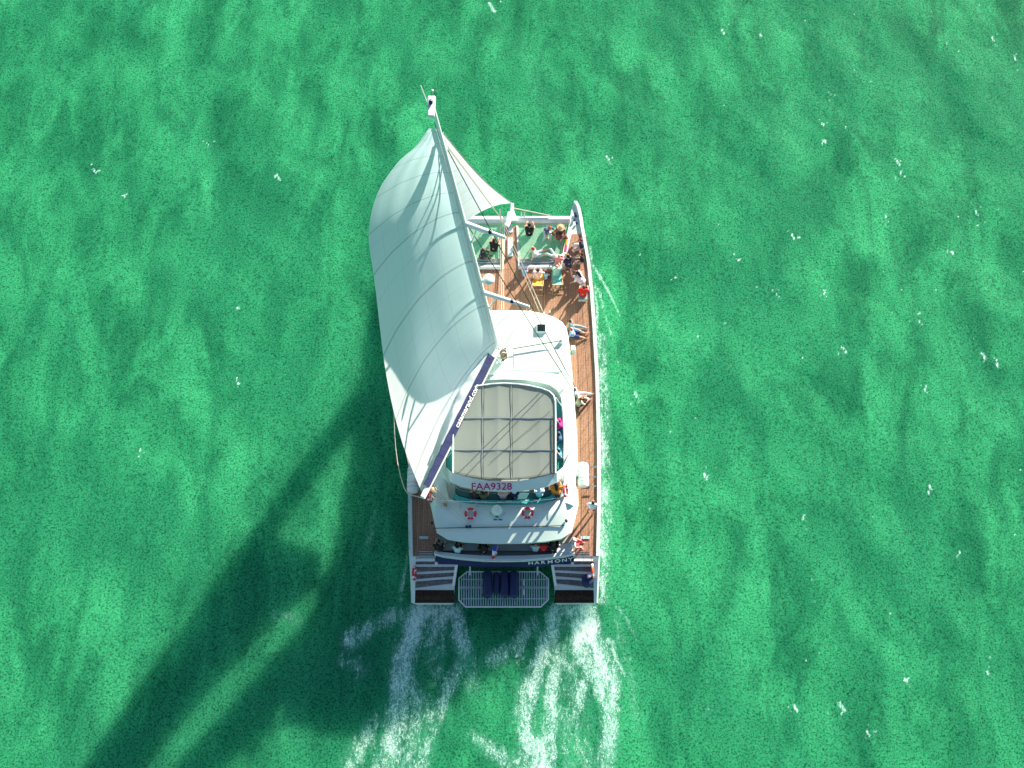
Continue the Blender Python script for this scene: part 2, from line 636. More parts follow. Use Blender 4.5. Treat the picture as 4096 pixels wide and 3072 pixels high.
    def node_noise(scale, detail=4, rough=.55, vec=None, dist=0.0):
        n = N.new("ShaderNodeTexNoise")
        n.inputs["Scale"].default_value = scale
        n.inputs["Detail"].default_value = detail
        n.inputs["Roughness"].default_value = rough
        n.inputs["Distortion"].default_value = dist
        L.new(vec or g.outputs["Position"], n.inputs["Vector"])
        return n.outputs[0]

    def mth(op, a, b=None, c=None):
        n = N.new("ShaderNodeMath"); n.operation = op
        for i, v in enumerate((a, b, c)):
            if v is None:
                continue
            if hasattr(v, 'links'):
                L.new(v, n.inputs[i])
            else:
                n.inputs[i].default_value = v
        return n.outputs[0]

    def mapr(v, a, b, c=0.0, d=1.0):
        n = N.new("ShaderNodeMapRange")
        n.interpolation_type = 'SMOOTHSTEP'
        L.new(v, n.inputs[0])
        for i, k in enumerate((a, b, c, d)):
            n.inputs[i + 1].default_value = k
        return n.outputs[0]

    def mixc(f, a, b):
        n = N.new("ShaderNodeMix"); n.data_type = 'RGBA'
        L.new(f, n.inputs[0])
        for i, v in ((6, a), (7, b)):
            if hasattr(v, 'links'):
                L.new(v, n.inputs[i])
            else:
                n.inputs[i].default_value = (*v, 1)
        return n.outputs[2]
    # silt clouds, drawn out in streaks
    mp = N.new("ShaderNodeMapping")
    mp.inputs["Rotation"].default_value = (0, 0, R(-25))
    mp.inputs["Scale"].default_value = (0.42, 0.16, 1)
    L.new(g.outputs["Position"], mp.inputs[0])
    big = node_noise(1.0, 5, .6, mp.outputs[0], .6)
    fine = node_noise(8.5, 2, .9)
    cloud = mapr(big, .32, .68)
    deep = mixc(cloud, (0.010, 0.130, 0.056), (0.027, 0.265, 0.108))
    huge = node_noise(0.09, 3, .5)
    deep = mixc(mapr(huge, .40, .66, 0.0, .7), deep, (0.014, 0.165, 0.074))
    gm = N.new("ShaderNodeMix"); gm.data_type = 'RGBA'; gm.blend_type = 'MULTIPLY'; gm.clamp_result = False
    gm.inputs[0].default_value = 1.0
    L.new(deep, gm.inputs[6]); gm.inputs[7].default_value = (2.2, 1.9, 2.1, 1)
    col = mixc(mapr(fine, .36, .64), deep, gm.outputs[2])
    n_mul = N.new("ShaderNodeMix"); n_mul.data_type = 'RGBA'
    n_mul.inputs[0].default_value = 0.75
    L.new(deep, n_mul.inputs[6]); L.new(col, n_mul.inputs[7])
    dk = mixc(mapr(fine, .22, .52), (0.002, 0.035, 0.026), n_mul.outputs[2])
    # foam
    at_n = N.new("ShaderNodeAttribute")
    at_n.attribute_name = "foam"
    mpl = N.new("ShaderNodeMapping")
    mpl.inputs["Scale"].default_value = (1.5, 0.55, 1)
    L.new(g.outputs["Position"], mpl.inputs[0])
    low = node_noise(1.0, 4, .6, mpl.outputs[0], 1.2)
    fm = mth('MULTIPLY', at_n.outputs["Fac"], mapr(low, .28, .68, .62, 1.22))
    mpf = N.new("ShaderNodeMapping")
    mpf.inputs["Scale"].default_value = (1.75, 0.95, 1)
    L.new(g.outputs["Position"], mpf.inputs[0])
    lace = N.new("ShaderNodeTexVoronoi")
    lace.feature = 'DISTANCE_TO_EDGE'
    lace.inputs["Scale"].default_value = 2.6
    wv = N.new("ShaderNodeTexNoise")
    wv.inputs["Scale"].default_value = 2.2
    wv.inputs["Detail"].default_value = 5
    L.new(mpf.outputs[0], wv.inputs["Vector"])
    vm = N.new("ShaderNodeVectorMath"); vm.operation = 'MULTIPLY_ADD'
    L.new(wv.outputs["Color"], vm.inputs[0])
    vm.inputs[1].default_value = (1.3, 1.3, 1.3)
    L.new(mpf.outputs[0], vm.inputs[2])
    L.new(vm.outputs[0], lace.inputs["Vector"])
    cell = mapr(lace.outputs["Distance"], 0.0, 0.20, 1.0, 0.0)
    nz = node_noise(3.2, 8, .72, mpf.outputs[0], 1.0)
    def ridge(scale, dist):
        q = node_noise(scale, 4, .6, mpf.outputs[0], dist)
        return mapr(mth('ABSOLUTE', mth('SUBTRACT', q, .5)), 0.0, 0.045, 1.0, 0.0)
    fil = mth('MAXIMUM', mth('MAXIMUM', ridge(1.6, 2.0), mth('MULTIPLY', ridge(3.6, 1.5), .9)), mth('MULTIPLY', cell, .5))
    pat = mth('ADD', mth('MULTIPLY', fil, .36), mth('MULTIPLY', nz, .62))
    thr = mth('SUBTRACT', mth('ADD', pat, mth('MULTIPLY', fm, .55)), .835)
    ff = mapr(thr, -0.02, 0.07)
    gate = mapr(fm, 0.12, 0.30)
    ff = mth('MULTIPLY', ff, gate)
    haze_f = mth('MULTIPLY', mapr(mth('ADD', fm, mth('MULTIPLY', nz, .5)), .40, 1.1), .70)
    c2 = mixc(haze_f, dk, (0.20, 0.55, 0.47))
    c3 = mixc(ff, c2, (0.66, 0.95, 0.82))
    L.new(c3, p.inputs["Base Color"])
    L.new(mapr(ff, 0, 1, 0.6, 0.8), p.inputs["Roughness"])
    p.inputs["IOR"].default_value = 1.33
    p.inputs["Specular IOR Level"].default_value = 0.03
    p.subsurface_method = 'BURLEY'
    p.inputs["Subsurface Weight"].default_value = 1.0
    p.inputs["Subsurface Radius"].default_value = (0.6, 1.0, 0.9)
    p.inputs["Subsurface Scale"].default_value = 5.0
    b1 = N.new("ShaderNodeBump")
    b1.inputs["Strength"].default_value = 1.0
    b1.inputs["Distance"].default_value = 0.05
    L.new(node_noise(5.0, 4, .7), b1.inputs["Height"])
    b2 = N.new("ShaderNodeBump")
    b2.inputs["Strength"].default_value = 0.7
    b2.inputs["Distance"].default_value = 0.14
    mp2 = N.new("ShaderNodeMapping")
    mp2.inputs["Rotation"].default_value = (0, 0, R(25))
    mp2.inputs["Scale"].default_value = (1.0, 0.5, 1)
    L.new(g.outputs["Position"], mp2.inputs[0])
    L.new(node_noise(1.3, 3, .5, mp2.outputs[0]), b2.inputs["Height"])
    L.new(b1.outputs[0], b2.inputs["Normal"])
    b3 = N.new("ShaderNodeBump")
    b3.inputs["Strength"].default_value = 0.8
    b3.inputs["Distance"].default_value = 0.06
    L.new(ff, b3.inputs["Height"])
    L.new(b2.outputs[0], b3.inputs["Normal"])
    L.new(b3.outputs[0], p.inputs["Normal"])
    me.materials.append(m)
    return o


build_water()

# ------------------------------------------------------------------ the catamaran
BO = Vector((XC, 22.0, 0.0))
boat = thing("catamaran", BO, "large white sailing catamaran with teak decks and a broad mainsail, trailing two wakes", "boat")
boat['_o'] = tuple(BO)
DZ = 2.3


def xy(px, py, z):
    p = W(px, py, z)
    return (p.x, p.y)


# hulls: stations (pixel y, inner x, outer x) read along the starboard deck edge
st = [(808, 2296, 2308), (828, 2288, 2319), (868, 2281, 2328), (910, 2274, 2334), (950, 2264, 2342), (1000, 2253, 2351), (1060, 2242, 2361),
      (1180, 2232, 2373), (1300, 2228, 2382), (1500, 2222, 2394), (1800, 2216, 2402), (2050, 2212, 2402), (2225, 2208, 2398)]
stW = [(W(i, y, DZ), W(o_, y, DZ)) for y, i, o_ in st]
stA = [(2226, 2208, 2398, 1.95), (2300, 2214, 2392, 1.1), (2360, 2218, 2390, 0.62), (2412, 2220, 2386, 0.55)]


def hull(side):
    mb = MB()
    prof = []
    rows = [(a, b, DZ) for a, b in stW] + [(W(i, y, z), W(o_, y, z), z) for y, i, o_, z in stA]
    for a, b, z in rows:
        c = (a + b) / 2
        hw = (b - a).x / 2
        ring = []
        for fx, fz in ((-1, 1), (-.97, .55), (-.86, .12), (-.62, -.25), (-.3, -.45), (.3, -.45), (.62, -.25), (.86, .12), (.98, .55), (1, 1)):
            zz = z * fz if fz > 0 else fz
            ring.append(Vector((c.x + fx * hw, c.y, zz)))
        if side < 0:
            ring = [mir(v) for v in ring]
        prof.append(ring)
    n = len(prof[0])
    vs_ = [v for r in prof for v in r]
    fs = []
    for j in range(len(prof) - 1):
        for k in range(n):
            fs.append((j * n + k, j * n + (k + 1) % n, (j + 1) * n + (k + 1) % n, (j + 1) * n + k))
    fs.append(tuple(range(n)))
    fs.append(tuple((len(prof) - 1) * n + k for k in range(n))[::-1])
    mb.add(vs_, fs)
    return mb.build("hull", M['gel'], boat, smooth=True)


for s_ in (1, -1):
    hull(s_)

# bridge deck between the hulls
y_f, y_a = W(2018, 1078, DZ).y, W(2018, 2235, DZ).y
MB().slab([(XC - 4.0, y_f), (XC + 4.0, y_f), (XC + 4.0, y_a), (XC - 4.0, y_a)], DZ - 0.01, 1.25).build("bridge_deck", M['gel'], boat, bevel=0.05)


# teak deck: a loft between the two gunwales
def inset(p, d):
    return Vector((p.x - d, p.y, p.z))


tb = MB()
rowsT = [(b.y, inset(b, .24).x) for a, b in stW if b.y < y_f + .01]
yy0 = [(y_f, np.interp(y_f, [b.y for a, b in stW][::-1], [b.x for a, b in stW][::-1]) - .24)] + rowsT
vv, ff_ = [], []
for y, x in yy0:
    vv += [(2 * XC - x, y, DZ + .03), (x, y, DZ + .03)]
for i in range(len(yy0) - 1):
    ff_.append((2 * i, 2 * i + 1, 2 * i + 3, 2 * i + 2))
tb.add(vv, ff_)
tb.build("teak_deck", M['teak'], boat)
# teak on the bows
for s_ in (1, -1):
    q = [(W(2288, 937, DZ)), (W(2322, 937, DZ)), (W(2338, 1000, DZ)), (W(2347, 1062, DZ)), (W(2349, 1079, DZ)), (W(2256, 1079, DZ)), (W(2262, 1040, DZ)), (W(2276, 990, DZ))]
    q = [mir(v) if s_ < 0 else v for v in q]
    MB().slab(q, DZ + .03, DZ - .02).build("bow_deck", M['teak'], boat)
# central walkway
cw = [W(2018, 905, DZ), W(2068, 905, DZ), W(2076, 1079, DZ), W(2012, 1079, DZ)]
MB().slab(cw, DZ + .03, DZ - .25).build("walkway", M['teak'], boat)
for (a, b) in ((cw[0], cw[3]), (cw[1], cw[2])):
    MB().bar(a + Vector((0, 0, -.05)), b + Vector((0, 0, -.05)), .09, .34).build("walkway_edge", M['gelgrey'], boat)
MB().slab([W(2030, 954, DZ), W(2051, 954, DZ), W(2052, 1028, DZ), W(2030, 1028, DZ)], DZ + .14, DZ + .03).build("deck_hatch", M['gel'], boat, bevel=.03)
MB().slab([W(2033, 903, DZ), W(2050, 903, DZ), W(2051, 930, DZ), W(2042, 936, DZ), W(2034, 930, DZ)], DZ + .16, DZ + .03).build("anchor_winch", M['gelgrey'], boat, bevel=.03)

# gunwales: raised white rails
for s_ in (1, -1):
    mb = MB()
    pts = [b + Vector((-.11, 0, .03)) for a, b in stW]
    pts = [mir(p) if s_ < 0 else p for p in pts]
    o_ = len(mb.v)
    n = len(pts)
    for p in pts:
        for dx, dz in ((-.10, 0), (-.10, .13), (.10, .13), (.13, 0)):
            mb.v.append(p + Vector((dx * s_, 0, dz)))
    for i in range(n - 1):
        for k in range(4):
            mb.f.append((4 * i + k, 4 * i + (k + 1) % 4, 4 * i + 4 + (k + 1) % 4, 4 * i + 4 + k))
    mb.f += [(0, 1, 2, 3), (4 * n - 1, 4 * n - 2, 4 * n - 3, 4 * n - 4)]
    mb.build("gunwale", M['gel'], boat)
    # bow fittings: forestay anchor and black cleats
    c = MB()
    for (x, y, r) in ((2303, 862, .1), (2297, 880, .08), (2307, 893, .07), (2300, 853, .06)):
        p = W(x, y, DZ + .12)
        p = mir(p) if s_ < 0 else p
        c.ball(p, (r, r * 1.5, r), 8, 6)
    c.build("bow_cleat", M['lamp'], boat)

# stanchions and lifelines down each side
for s_ in (1, -1):
    side_pts = []
    for y in range(960, 2240, 62):
        x = np.interp(y, [q_[0] for q_ in st], [q_[2] for q_ in st])
        p = W(x, y, DZ) + Vector((-.07, 0, .1))
        p = mir(p) if s_ < 0 else p
        side_pts.append(p)
        MB().tube([p, p + Vector((0.04 * s_, 0, .68))], .014, 6).build("stanchion", M['steel'], boat)
    for h in (.36, .68):
        MB().tube([p + Vector((.04 * s_ * h / .68, 0, h)) for p in side_pts], .009, 5).build("lifeline", M['steel'], boat)

# forward crossbeam
fb = W(2280, 879, DZ)
mb = MB()
b0, b1 = Vector((2 * XC - fb.x, fb.y, DZ - .05)), Vector((fb.x, fb.y, DZ - .05))
mb.tube([b0 + (b1 - b0) * k / 10 for k in range(11)], .27, 16)
mb.build("crossbeam", M['spar'], boat, smooth=True)
MB().prism([W(2030, 846, 2.85), W(2058, 846, 2.85), W(2072, 884, 2.75), W(2022, 884, 2.75)], [W(2034, 850, 2.5), W(2054, 850, 2.5), W(2066, 888, 2.4), W(2022, 888, 2.4)]).build("forestay_chainplate", M['gel'], boat, bevel=.04)
MB().tube([W(2025, 905, 2.6), W(2048, 862, 2.7), W(2048, 815, 2.75)], [.2, .17, .12], 12).build("bowsprit", M['spar'], boat, smooth=True)
mb = MB()
for x in (2086, 2098):
    mb.tube([W(x, 872, 2.45), W(x, 850, 2.55)], .05, 8)
mb.build("anchor_roller", M['steel'], boat)
MB().tube([W(2052, 832, 2.8), W(2120, 846, 2.7), W(2200, 862, 2.6)], .035, 6).build("bridle_rope", M['rope'], boat)
MB().tube([W(2000, 836, 3.0), W(2004, 880, 2.6)], .06, 6).build("tack_strap", M['rope'], boat)

# trampolines
for s_ in (1, -1):
    q = [W(2072, 899, DZ), W(2268, 899, DZ), W(2252, 960, DZ), W(2244, 1034, DZ), W(2080, 1034, DZ)]
    q = [mir(v) if s_ < 0 else v for v in q]
    if s_ < 0:
        q[0], q[4] = W(2001, 899, DZ), W(2002, 1034, DZ)
    mbn = MB().add([(v.x, v.y, DZ - .02) for v in q], [(0, 1, 2, 3, 4)])
    mbn.build("trampoline", M['net'], boat)
    MB().tube([Vector((v.x, v.y, DZ - .02)) for v in q + q[:1]], .035, 6).build("trampoline_edge", M['rope'], boat)
# second beam and the tubes before it
for s_ in (1, -1):
    for y, r, z in ((1040, .045, 2.35), (1050, .04, 2.35), (1060, .05, 2.35)):
        a, b = W(2078, y, z), W(2244, y, z)
        if s_ < 0:
            a, b = Vector((W(2003, 1060, DZ).x, a.y, a.z)), mir(b)
        MB().tube([a, b], r, 8).build("beam_rail", M['steel'], boat, smooth=True)
    a, b = W(2076, 1070, 2.38), W(2252, 1070, 2.38)
    if s_ < 0:
        a, b = Vector((W(2003, 1060, DZ).x, a.y, a.z)), mir(b)
    MB().tube([a, b], .13, 12).build("beam", M['spar'], boat, smooth=True)
    a, b = W(2076, 1050, 2.12), W(2248, 1050, 2.12)
    if s_ < 0:
        a, b = Vector((W(2003, 1060, DZ).x, a.y, a.z)), mir(b)
    MB().bar(a, b, .5, .05).build("beam_step", M['stone'], boat)

# ---------------- coachroof
RZ = 4.0
ro = [(2018, 1238), (2080, 1238), (2130, 1242), (2180, 1252), (2222, 1267), (2250, 1285), (2266, 1308), (2274, 1340), (2280, 1400), (2288, 1480),
      (2296, 1560), (2302, 1650), (2308, 1750), (2311, 1850), (2312, 1900)]
roW = [W(x, y, RZ) for x, y in ro]
outline = roW[1:] + [mir(p) for p in roW[:0:-1]]          # closed, starboard then port


def ring_scale(pl, d):
    """pull an outline in by d metres, towards its centroid axis by axis"""
    out = []
    cx = XC
    cy = sum(p.y for p in pl) / len(pl)
    hy = max(abs(p.y - cy) for p in pl)
    hx = max(abs(p.x - cx) for p in pl)
    for p in pl:
        out.append(Vector((cx + (p.x - cx) * (hx - d) / hx, cy + (p.y - cy) * (hy - d) / hy, p.z)))
    return out


def dome(pl, z0, z1, steps, drop, crown=0.0):
    """walls from z0 up to z1 with a rounded shoulder"""
    mb = MB()
    rings = [[Vector((p.x, p.y, z0)) for p in ring_scale(pl, -.05)], [Vector((p.x, p.y, z1 - drop)) for p in pl]]
    for k in range(1, steps + 1):
        a = math.pi / 2 * k / steps
        rings.append([Vector((p.x, p.y, z1 - drop + drop * math.sin(a))) for p in ring_scale(pl, drop * (1 - math.cos(a)))])
    rings.append([Vector((p.x, p.y, z1 + crown)) for p in ring_scale(pl, 1.6)])
    n = len(pl)
    for r_ in rings:
        mb.v += r_
    for j in range(len(rings) - 1):
        for k in range(n):
            mb.f.append((j * n + k, j * n + (k + 1) % n, (j + 1) * n + (k + 1) % n, (j + 1) * n + k))
    mb.f.append(tuple((len(rings) - 1) * n + k for k in range(n)))
    return mb


dome(outline, DZ - .02, RZ, 4, .22, .05).build("coachroof", M['gel'], boat, smooth=True)
# side and front windows, set proud of the cabin wall
for s_ in (1, -1):
    for y0, y1 in ((1330, 1410), (1430, 1540), (1560, 1680), (1700, 1830)):
        pts = []
        for k in range(5):
            y = y0 + (y1 - y0) * k / 4
            x = np.interp(y, [q_[1] for q_ in ro], [q_[0] for q_ in ro])
            p = W(x, y, RZ)
            p.x += .055
            p = mir(p) if s_ < 0 else p
            pts.append(p)
        mb = MB()
        for p in pts:
            mb.v += [Vector((p.x, p.y, 3.05)), Vector((p.x - .01 * s_, p.y, 3.6))]
        for k in range(4):
            mb.f.append((2 * k, 2 * k + 2, 2 * k + 3, 2 * k + 1))
        mb.build("cabin_window", M['glass'], boat)
# non-skid panel, skylight, small fittings on the roof
MB().slab([W(2055, 1405, RZ + .05), W(2235, 1398, RZ + .05), W(2262, 1470, RZ + .05), W(2240, 1490, RZ + .05), W(2055, 1480, RZ + .05)], RZ + .085, RZ + .02).build("roof_panel", M['gelgrey'], boat, bevel=.01)
MB().slab([W(2146, 1294, 4.16), W(2184, 1294, 4.16), W(2184, 1330, 4.16), W(2146, 1330, 4.16)], RZ + .20, RZ).build("skylight", M['gel'], boat, bevel=.02)
sk = MB().slab([W(2150, 1298, 4.2), W(2181, 1298, 4.2), W(2181, 1324, 4.2), W(2150, 1324, 4.2)], RZ + .22, RZ + .17)
sk.build("skylight_pane", M['glass'], boat)
MB().tube([W(2052, 1395, 4.28), W(2248, 1362, 4.28)], .032, 6).build("boat_hook", M['ropedark'], boat)
MB().box(W(2246, 1366, 4.15), (.2, .26, .24)).build("hook_bracket", M['gel'], boat, bevel=.02)
MB().tube([W(2056, 1396, 4.02), W(2056, 1394, 4.28)], .02, 6).build("hook_bracket", M['gel'], boat)
for (x, y) in ((2200, 1243), (2176, 1250), (2120, 1243)):
    MB().tube([W(x, y + 6, DZ + .03), W(x, y, DZ + .6)], .05, 8).build("deck_post", M['spar'], boat)
MB().slab([W(2283, 1383, 3.6), W(2300, 1383, 3.6), W(2303, 1404, 3.6), W(2285, 1404, 3.6)], 3.7, 2.8).build("shroud_fairing", M['gel'], boat, bevel=.05)

# ---------------- flybridge: a raised coaming with an open well
FZ = 4.75
fo = [(2018, 1492), (2090, 1494), (2160, 1504), (2215, 1520), (2250, 1545), (2270, 1580), (2280, 1640), (2288, 1750), (2290, 1860), (2290, 1960), (2292, 2020)]
fi = [(2018, 1520), (2090, 1522), (2150, 1530), (2198, 1543), (2226, 1562), (2242, 1592), (2248, 1650), (2252, 1750), (2252, 1860), (2250, 1950), (2236, 2002)]
foW = [W(x, y, FZ) for x, y in fo]
fiW = [W(x, y, FZ) for x, y in fi]
full_o = [mir(p) for p in foW[:0:-1]] + foW
full_i = [mir(p) for p in fiW[:0:-1]] + fiW
mb = MB()
n = len(full_o)
prof = []
for o_, i_ in zip(full_o, full_i):
    d = (o_ - i_)
    base_o = o_ + d * .35
    prof.append([Vector((base_o.x, base_o.y, RZ - .05)), Vector((o_.x, o_.y, FZ - .08)), Vector((o_.x - d.x * .15, o_.y - d.y * .15, FZ)),
                 Vector((i_.x + d.x * .1, i_.y + d.y * .1, FZ)), Vector((i_.x, i_.y, FZ - .06)), Vector((i_.x, i_.y, RZ - .0))])
for r_ in prof:
    mb.v += r_
for j in range(n - 1):
    for k in range(5):
        mb.f.append((j * 6 + k, j * 6 + k + 1, (j + 1) * 6 + k + 1, (j + 1) * 6 + k))
mb.f += [tuple(range(6)), tuple((n - 1) * 6 + k for k in range(6))[::-1]]
mb.build("flybridge_coaming", M['gel'], boat, smooth=True)
# dark line of the windscreen rail before the well
MB().tube([mir(W(2170, 1514, 4.9)), mir(W(2090, 1500, 4.9)), W(2018, 1497, 4.9), W(2090, 1499, 4.9), W(2168, 1512, 4.9)], .02, 6).build("screen_rail", M['steel'], boat)
# well sole and seats
sole = [Vector((p.x, p.y, 0)) for p in full_i]
MB().slab(sole, RZ + .09, RZ + .05).build("flybridge_sole", M['gelgrey'], boat)
for s_ in (1, -1):
    q = [W(2226, 1600, 4.5), W(2244, 1600, 4.5), W(2249, 1700, 4.5), W(2250, 1880, 4.5), W(2228, 1880, 4.5)]
    q = [mir(v) if s_ < 0 else v for v in q]
    MB().slab(q, 4.55, 4.1).build("side_seat", M['teal'], boat, bevel=.04)
# helm console
MB().slab([W(2100, 1560, 5), W(2160, 1566, 5), W(2158, 1600, 5), W(2100, 1596, 5)], 5.0, RZ + .1).build("helm_console", M['gel'], boat, bevel=.05)

# ---------------- canopy of stretched cloth on a white tube frame
KZ = 6.25
co = [(2018, 1533), (2070, 1536), (2120, 1543), (2165, 1553), (2198, 1566), (2214, 1582), (2221, 1606), (2222, 1660), (2222, 1740), (2222, 1820), (2222, 1892)]
coW = [W(x, y, KZ) for x, y in co]
aft = [W(x, y, KZ) for x, y in ((2222, 1892), (2170, 1904), (2110, 1913), (2060, 1919), (2018, 1921))]
frame_pts = [mir(p) for p in coW[:0:-1]] + coW
aft_full = aft + [mir(p) for p in aft[-2::-1]]
canopy = MB().tube(frame_pts, .05, 8).build("canopy_frame", M['spar'], boat, smooth=True)
rows_y = [W(2018, y, KZ).y for y in (1536, 1672, 1800, 1919)]
x_right, x_mid = W(2222, 1750, KZ).x, W(1992, 1750, KZ).x


def canopy_half_width(y):
    ys_, xs_ = [p.y for p in coW][::-1], [p.x for p in coW][::-1]
    return np.interp(y, ys_, xs_) - XC


def canopy_pt(u, v):
    y = rows_y[0] + (rows_y[3] - rows_y[0]) * v
    # the aft edge bows out on the centre line
    hw = canopy_half_width(y) * .985
    x = XC + (u * 2 - 1) * hw
    fx = (x - XC) / max(hw, .01)
    if v > .82:
        y += (v - .82) / .18 * (W(2222, 1892, KZ).y - rows_y[3]) * abs(fx) ** 2
    sag = 0
    for a, b in zip(rows_y[:-1], rows_y[1:]):
        if b <= y <= a:
            t = (a - y) / (a - b)
            sag = .045 * math.sin(math.pi * t ** .55)
    rowf = 1 - .75 * abs(fx) ** 3
    ridge = .05 * math.exp(-abs(x - x_mid) / .75)
    rib = -.015 * abs(math.sin(math.pi * (x - x_mid) / 1.25))
    return (x, y, KZ - .02 - sag * rowf + ridge * (1 - abs(fx) ** 4) * (.6 + sag) + rib)


cm = mat("canopy_mesh_cloth", (0.25, 0.29, 0.27), 0.85, var=0.10, scale=40, bump=0.2, trans=0.25)
MB().grid(canopy_pt, 90, 90).build("canopy", cm, boat, smooth=True)
for y in rows_y[1:3]:
    hw = canopy_half_width(y)
    MB().tube([(XC - hw, y, KZ - .01), (XC + hw, y, KZ - .01)], .020, 6).build("canopy_bow", M['steel'], boat)
for xpx in (1930, 2045):
    x = W(xpx, 1750, KZ).x
    MB().tube([(x, rows_y[0] - .1, KZ - .01), (x, rows_y[3] + .1, KZ - .01)], .018, 6).build("canopy_batten", M['steel'], boat)
    MB().tube([(x + .07, rows_y[0] - .1, KZ - .03), (x + .07, rows_y[3] + .1, KZ - .03)], .010, 6).build("canopy_cord", M['ropedark'], boat)
# lacing along the edges
lc = MB()
for k in range(34):
    y = rows_y[1] + .1 + (rows_y[3] - rows_y[1]) * k / 34
    x = XC + canopy_half_width(y) - .1
    lc.tube([(x - .14, y, KZ + .02), (x, y - .09, KZ + .03)], .016, 4)
for k in range(70):
    f = k / 69
    x = XC + (f * 2 - 1) * (x_right - XC) * .97
    fx = abs(f * 2 - 1)
    y = rows_y[3] + (W(2222, 1892, KZ).y - rows_y[3]) * fx ** 2
    lc.tube([(x, y + .12, KZ + .01), (x + .08, y - .03, KZ + .02)], .016, 4)
lc.build("lacing", M['ropedark'], boat)
for (x, y) in ((2222, 1590), (2222, 1672), (2222, 1800), (2222, 1892)):
    p = W(x, y, KZ)
    for q_ in (p, mir(p)):
        d = 1 if q_ is p else -1
        MB().tube([q_, Vector((q_.x + .45 * d, q_.y, FZ - .05))], .035, 6).build("canopy_post", M['spar'], boat)

# ---------------- aft arch with the registration number
ar = [(2018, 1925, 1968), (2080, 1923, 1965), (2140, 1914, 1957), (2190, 1902, 1947), (2228, 1888, 1930), (2252, 1868, 1905), (2270, 1830, 1880), (2284, 1800, 1850)]
mb = MB()
pr = []
for x, y0, y1 in ar:
    zt = 6.25 - max(0, x - 2228) / 56 * 1.3
    a, b = W(x, y0, zt), W(x, y1, zt - .30)
    pr.append((a, b))
prf = [(mir(a), mir(b)) for a, b in pr[:0:-1]] + pr
for a, b in prf:
    mb.v += [a, b, b + Vector((0, 0.02, -.10)), a + Vector((0, .05, -.16))]
for j in range(len(prf) - 1):
    for k in range(4):
        mb.f.append((4 * j + k, 4 * j + (k + 1) % 4, 4 * j + 4 + (k + 1) % 4, 4 * j + 4 + k))
n_ = len(prf)
mb.f += [(0, 1, 2, 3), (4 * n_ - 1, 4 * n_ - 2, 4 * n_ - 3, 4 * n_ - 4)]
arch = mb.build("aft_arch", M['gel'], boat)
ta, tb2 = W(1884, 1959, 5.99), W(2070, 1959, 5.99)
tu = (W(1980, 1925, 6.27) - W(1980, 1960, 5.98))
text_mesh("FAA9328", .60, ta + Vector((.0, -.02, .07)), (1, 0, 0), tu, M['magenta'], arch, xs=1.06, bold=.004)

# solid wings under the ends of the arch
for s_ in (1, -1):
    lg = [(2224, 1888, 6.2), (2240, 1878, 5.9), (2254, 1862, 5.55), (2270, 1830, 5.2), (2284, 1796, 4.95)]
    mb = MB()
    for x, y, z in lg:
        p = W(x, y + 12, z - .1)
        p = mir(p) if s_ < 0 else p
        mb.v += [p, Vector((p.x + .28 * s_, p.y - .15, 4.62)), Vector((p.x + .22 * s_, p.y - .18, 4.62)), p + Vector((-.06 * s_, -.03, 0))]
    for j in range(len(lg) - 1):
        for k in range(4):
            mb.f.append((4 * j + k, 4 * j + (k + 1) % 4, 4 * j + 4 + (k + 1) % 4, 4 * j + 4 + k))
    nl = len(mb.v)
    mb.f += [(0, 1, 2, 3), (nl - 1, nl - 2, nl - 3, nl - 4)]
    mb.build("arch_wing", M['gel'], boat)

# ---------------- aft flybridge seating
sz = 4.45
back = [(2018, 2018), (2100, 2017), (2160, 2012), (2205, 2002), (2222, 1990)]
front = [(2018, 2000), (2100, 1999), (2160, 1994), (2200, 1984), (2214, 1972)]


def strip(o_pts, i_pts, z1, z0, name, m, bev=.03):
    O = [W(x, y, z1) for x, y in o_pts]
    I = [W(x, y, z1) for x, y in i_pts]
    O = [mir(p) for p in O[:0:-1]] + O
    I = [mir(p) for p in I[:0:-1]] + I
    mb = MB()
    for o_, i_ in zip(O, I):
        mb.v += [o_, i_, Vector((i_.x, i_.y, z0)), Vector((o_.x, o_.y, z0))]
    nn = len(O)
    for j in range(nn - 1):
        for k in range(4):
            mb.f.append((4 * j + k, 4 * j + (k + 1) % 4, 4 * j + 4 + (k + 1) % 4, 4 * j + 4 + k))
    mb.f += [(0, 1, 2, 3), (4 * nn - 1, 4 * nn - 2, 4 * nn - 3, 4 * nn - 4)]
    return mb.build(name, m, boat, bevel=bev)


strip(back, front, 4.95, 4.3, "backrest_cushion", M['teal'])
strip([(x, y - 2) for x, y in front], [(x, y - 26) for x, y in front], 4.55, 4.1, "aft_seat", M['tealdark'])
strip([(x, y - 32) for x, y in front], [(x, y - 90) for x, y in front], 4.2, 4.02, "aft_sole", M['grey'])

# ---------------- sloping aft roof panel
top_e = [(2018, 2020, 4.9), (2100, 2019, 4.9), (2170, 2013, 4.9), (2225, 2000, 4.9), (2268, 1975, 4.85), (2292, 1930, 4.7)]
mid_e = [(2018, 2070, 4.62), (2100, 2070, 4.62), (2180, 2068, 4.62), (2245, 2060, 4.6), (2290, 2035, 4.55), (2311, 1960, 4.35)]
bot_e = [(2018, 2172, 4.3), (2100, 2171, 4.3), (2180, 2166, 4.3), (2245, 2155, 4.3), (2288, 2128, 4.28), (2313, 2020, 4.2)]
rows_ = []
for E_, dz in ((top_e, 0), (mid_e, 0), (bot_e, 0)):
    h = [W(x, y, z) for x, y, z in E_]
    rows_.append([mir(p) for p in h[:0:-1]] + h)
low = [Vector((p.x, p.y, p.z - .26)) for p in rows_[2]]
inner = [Vector((XC + (p.x - XC) * .95, p.y + .5, p.z - .3)) for p in rows_[2]]
rows_.append(low)
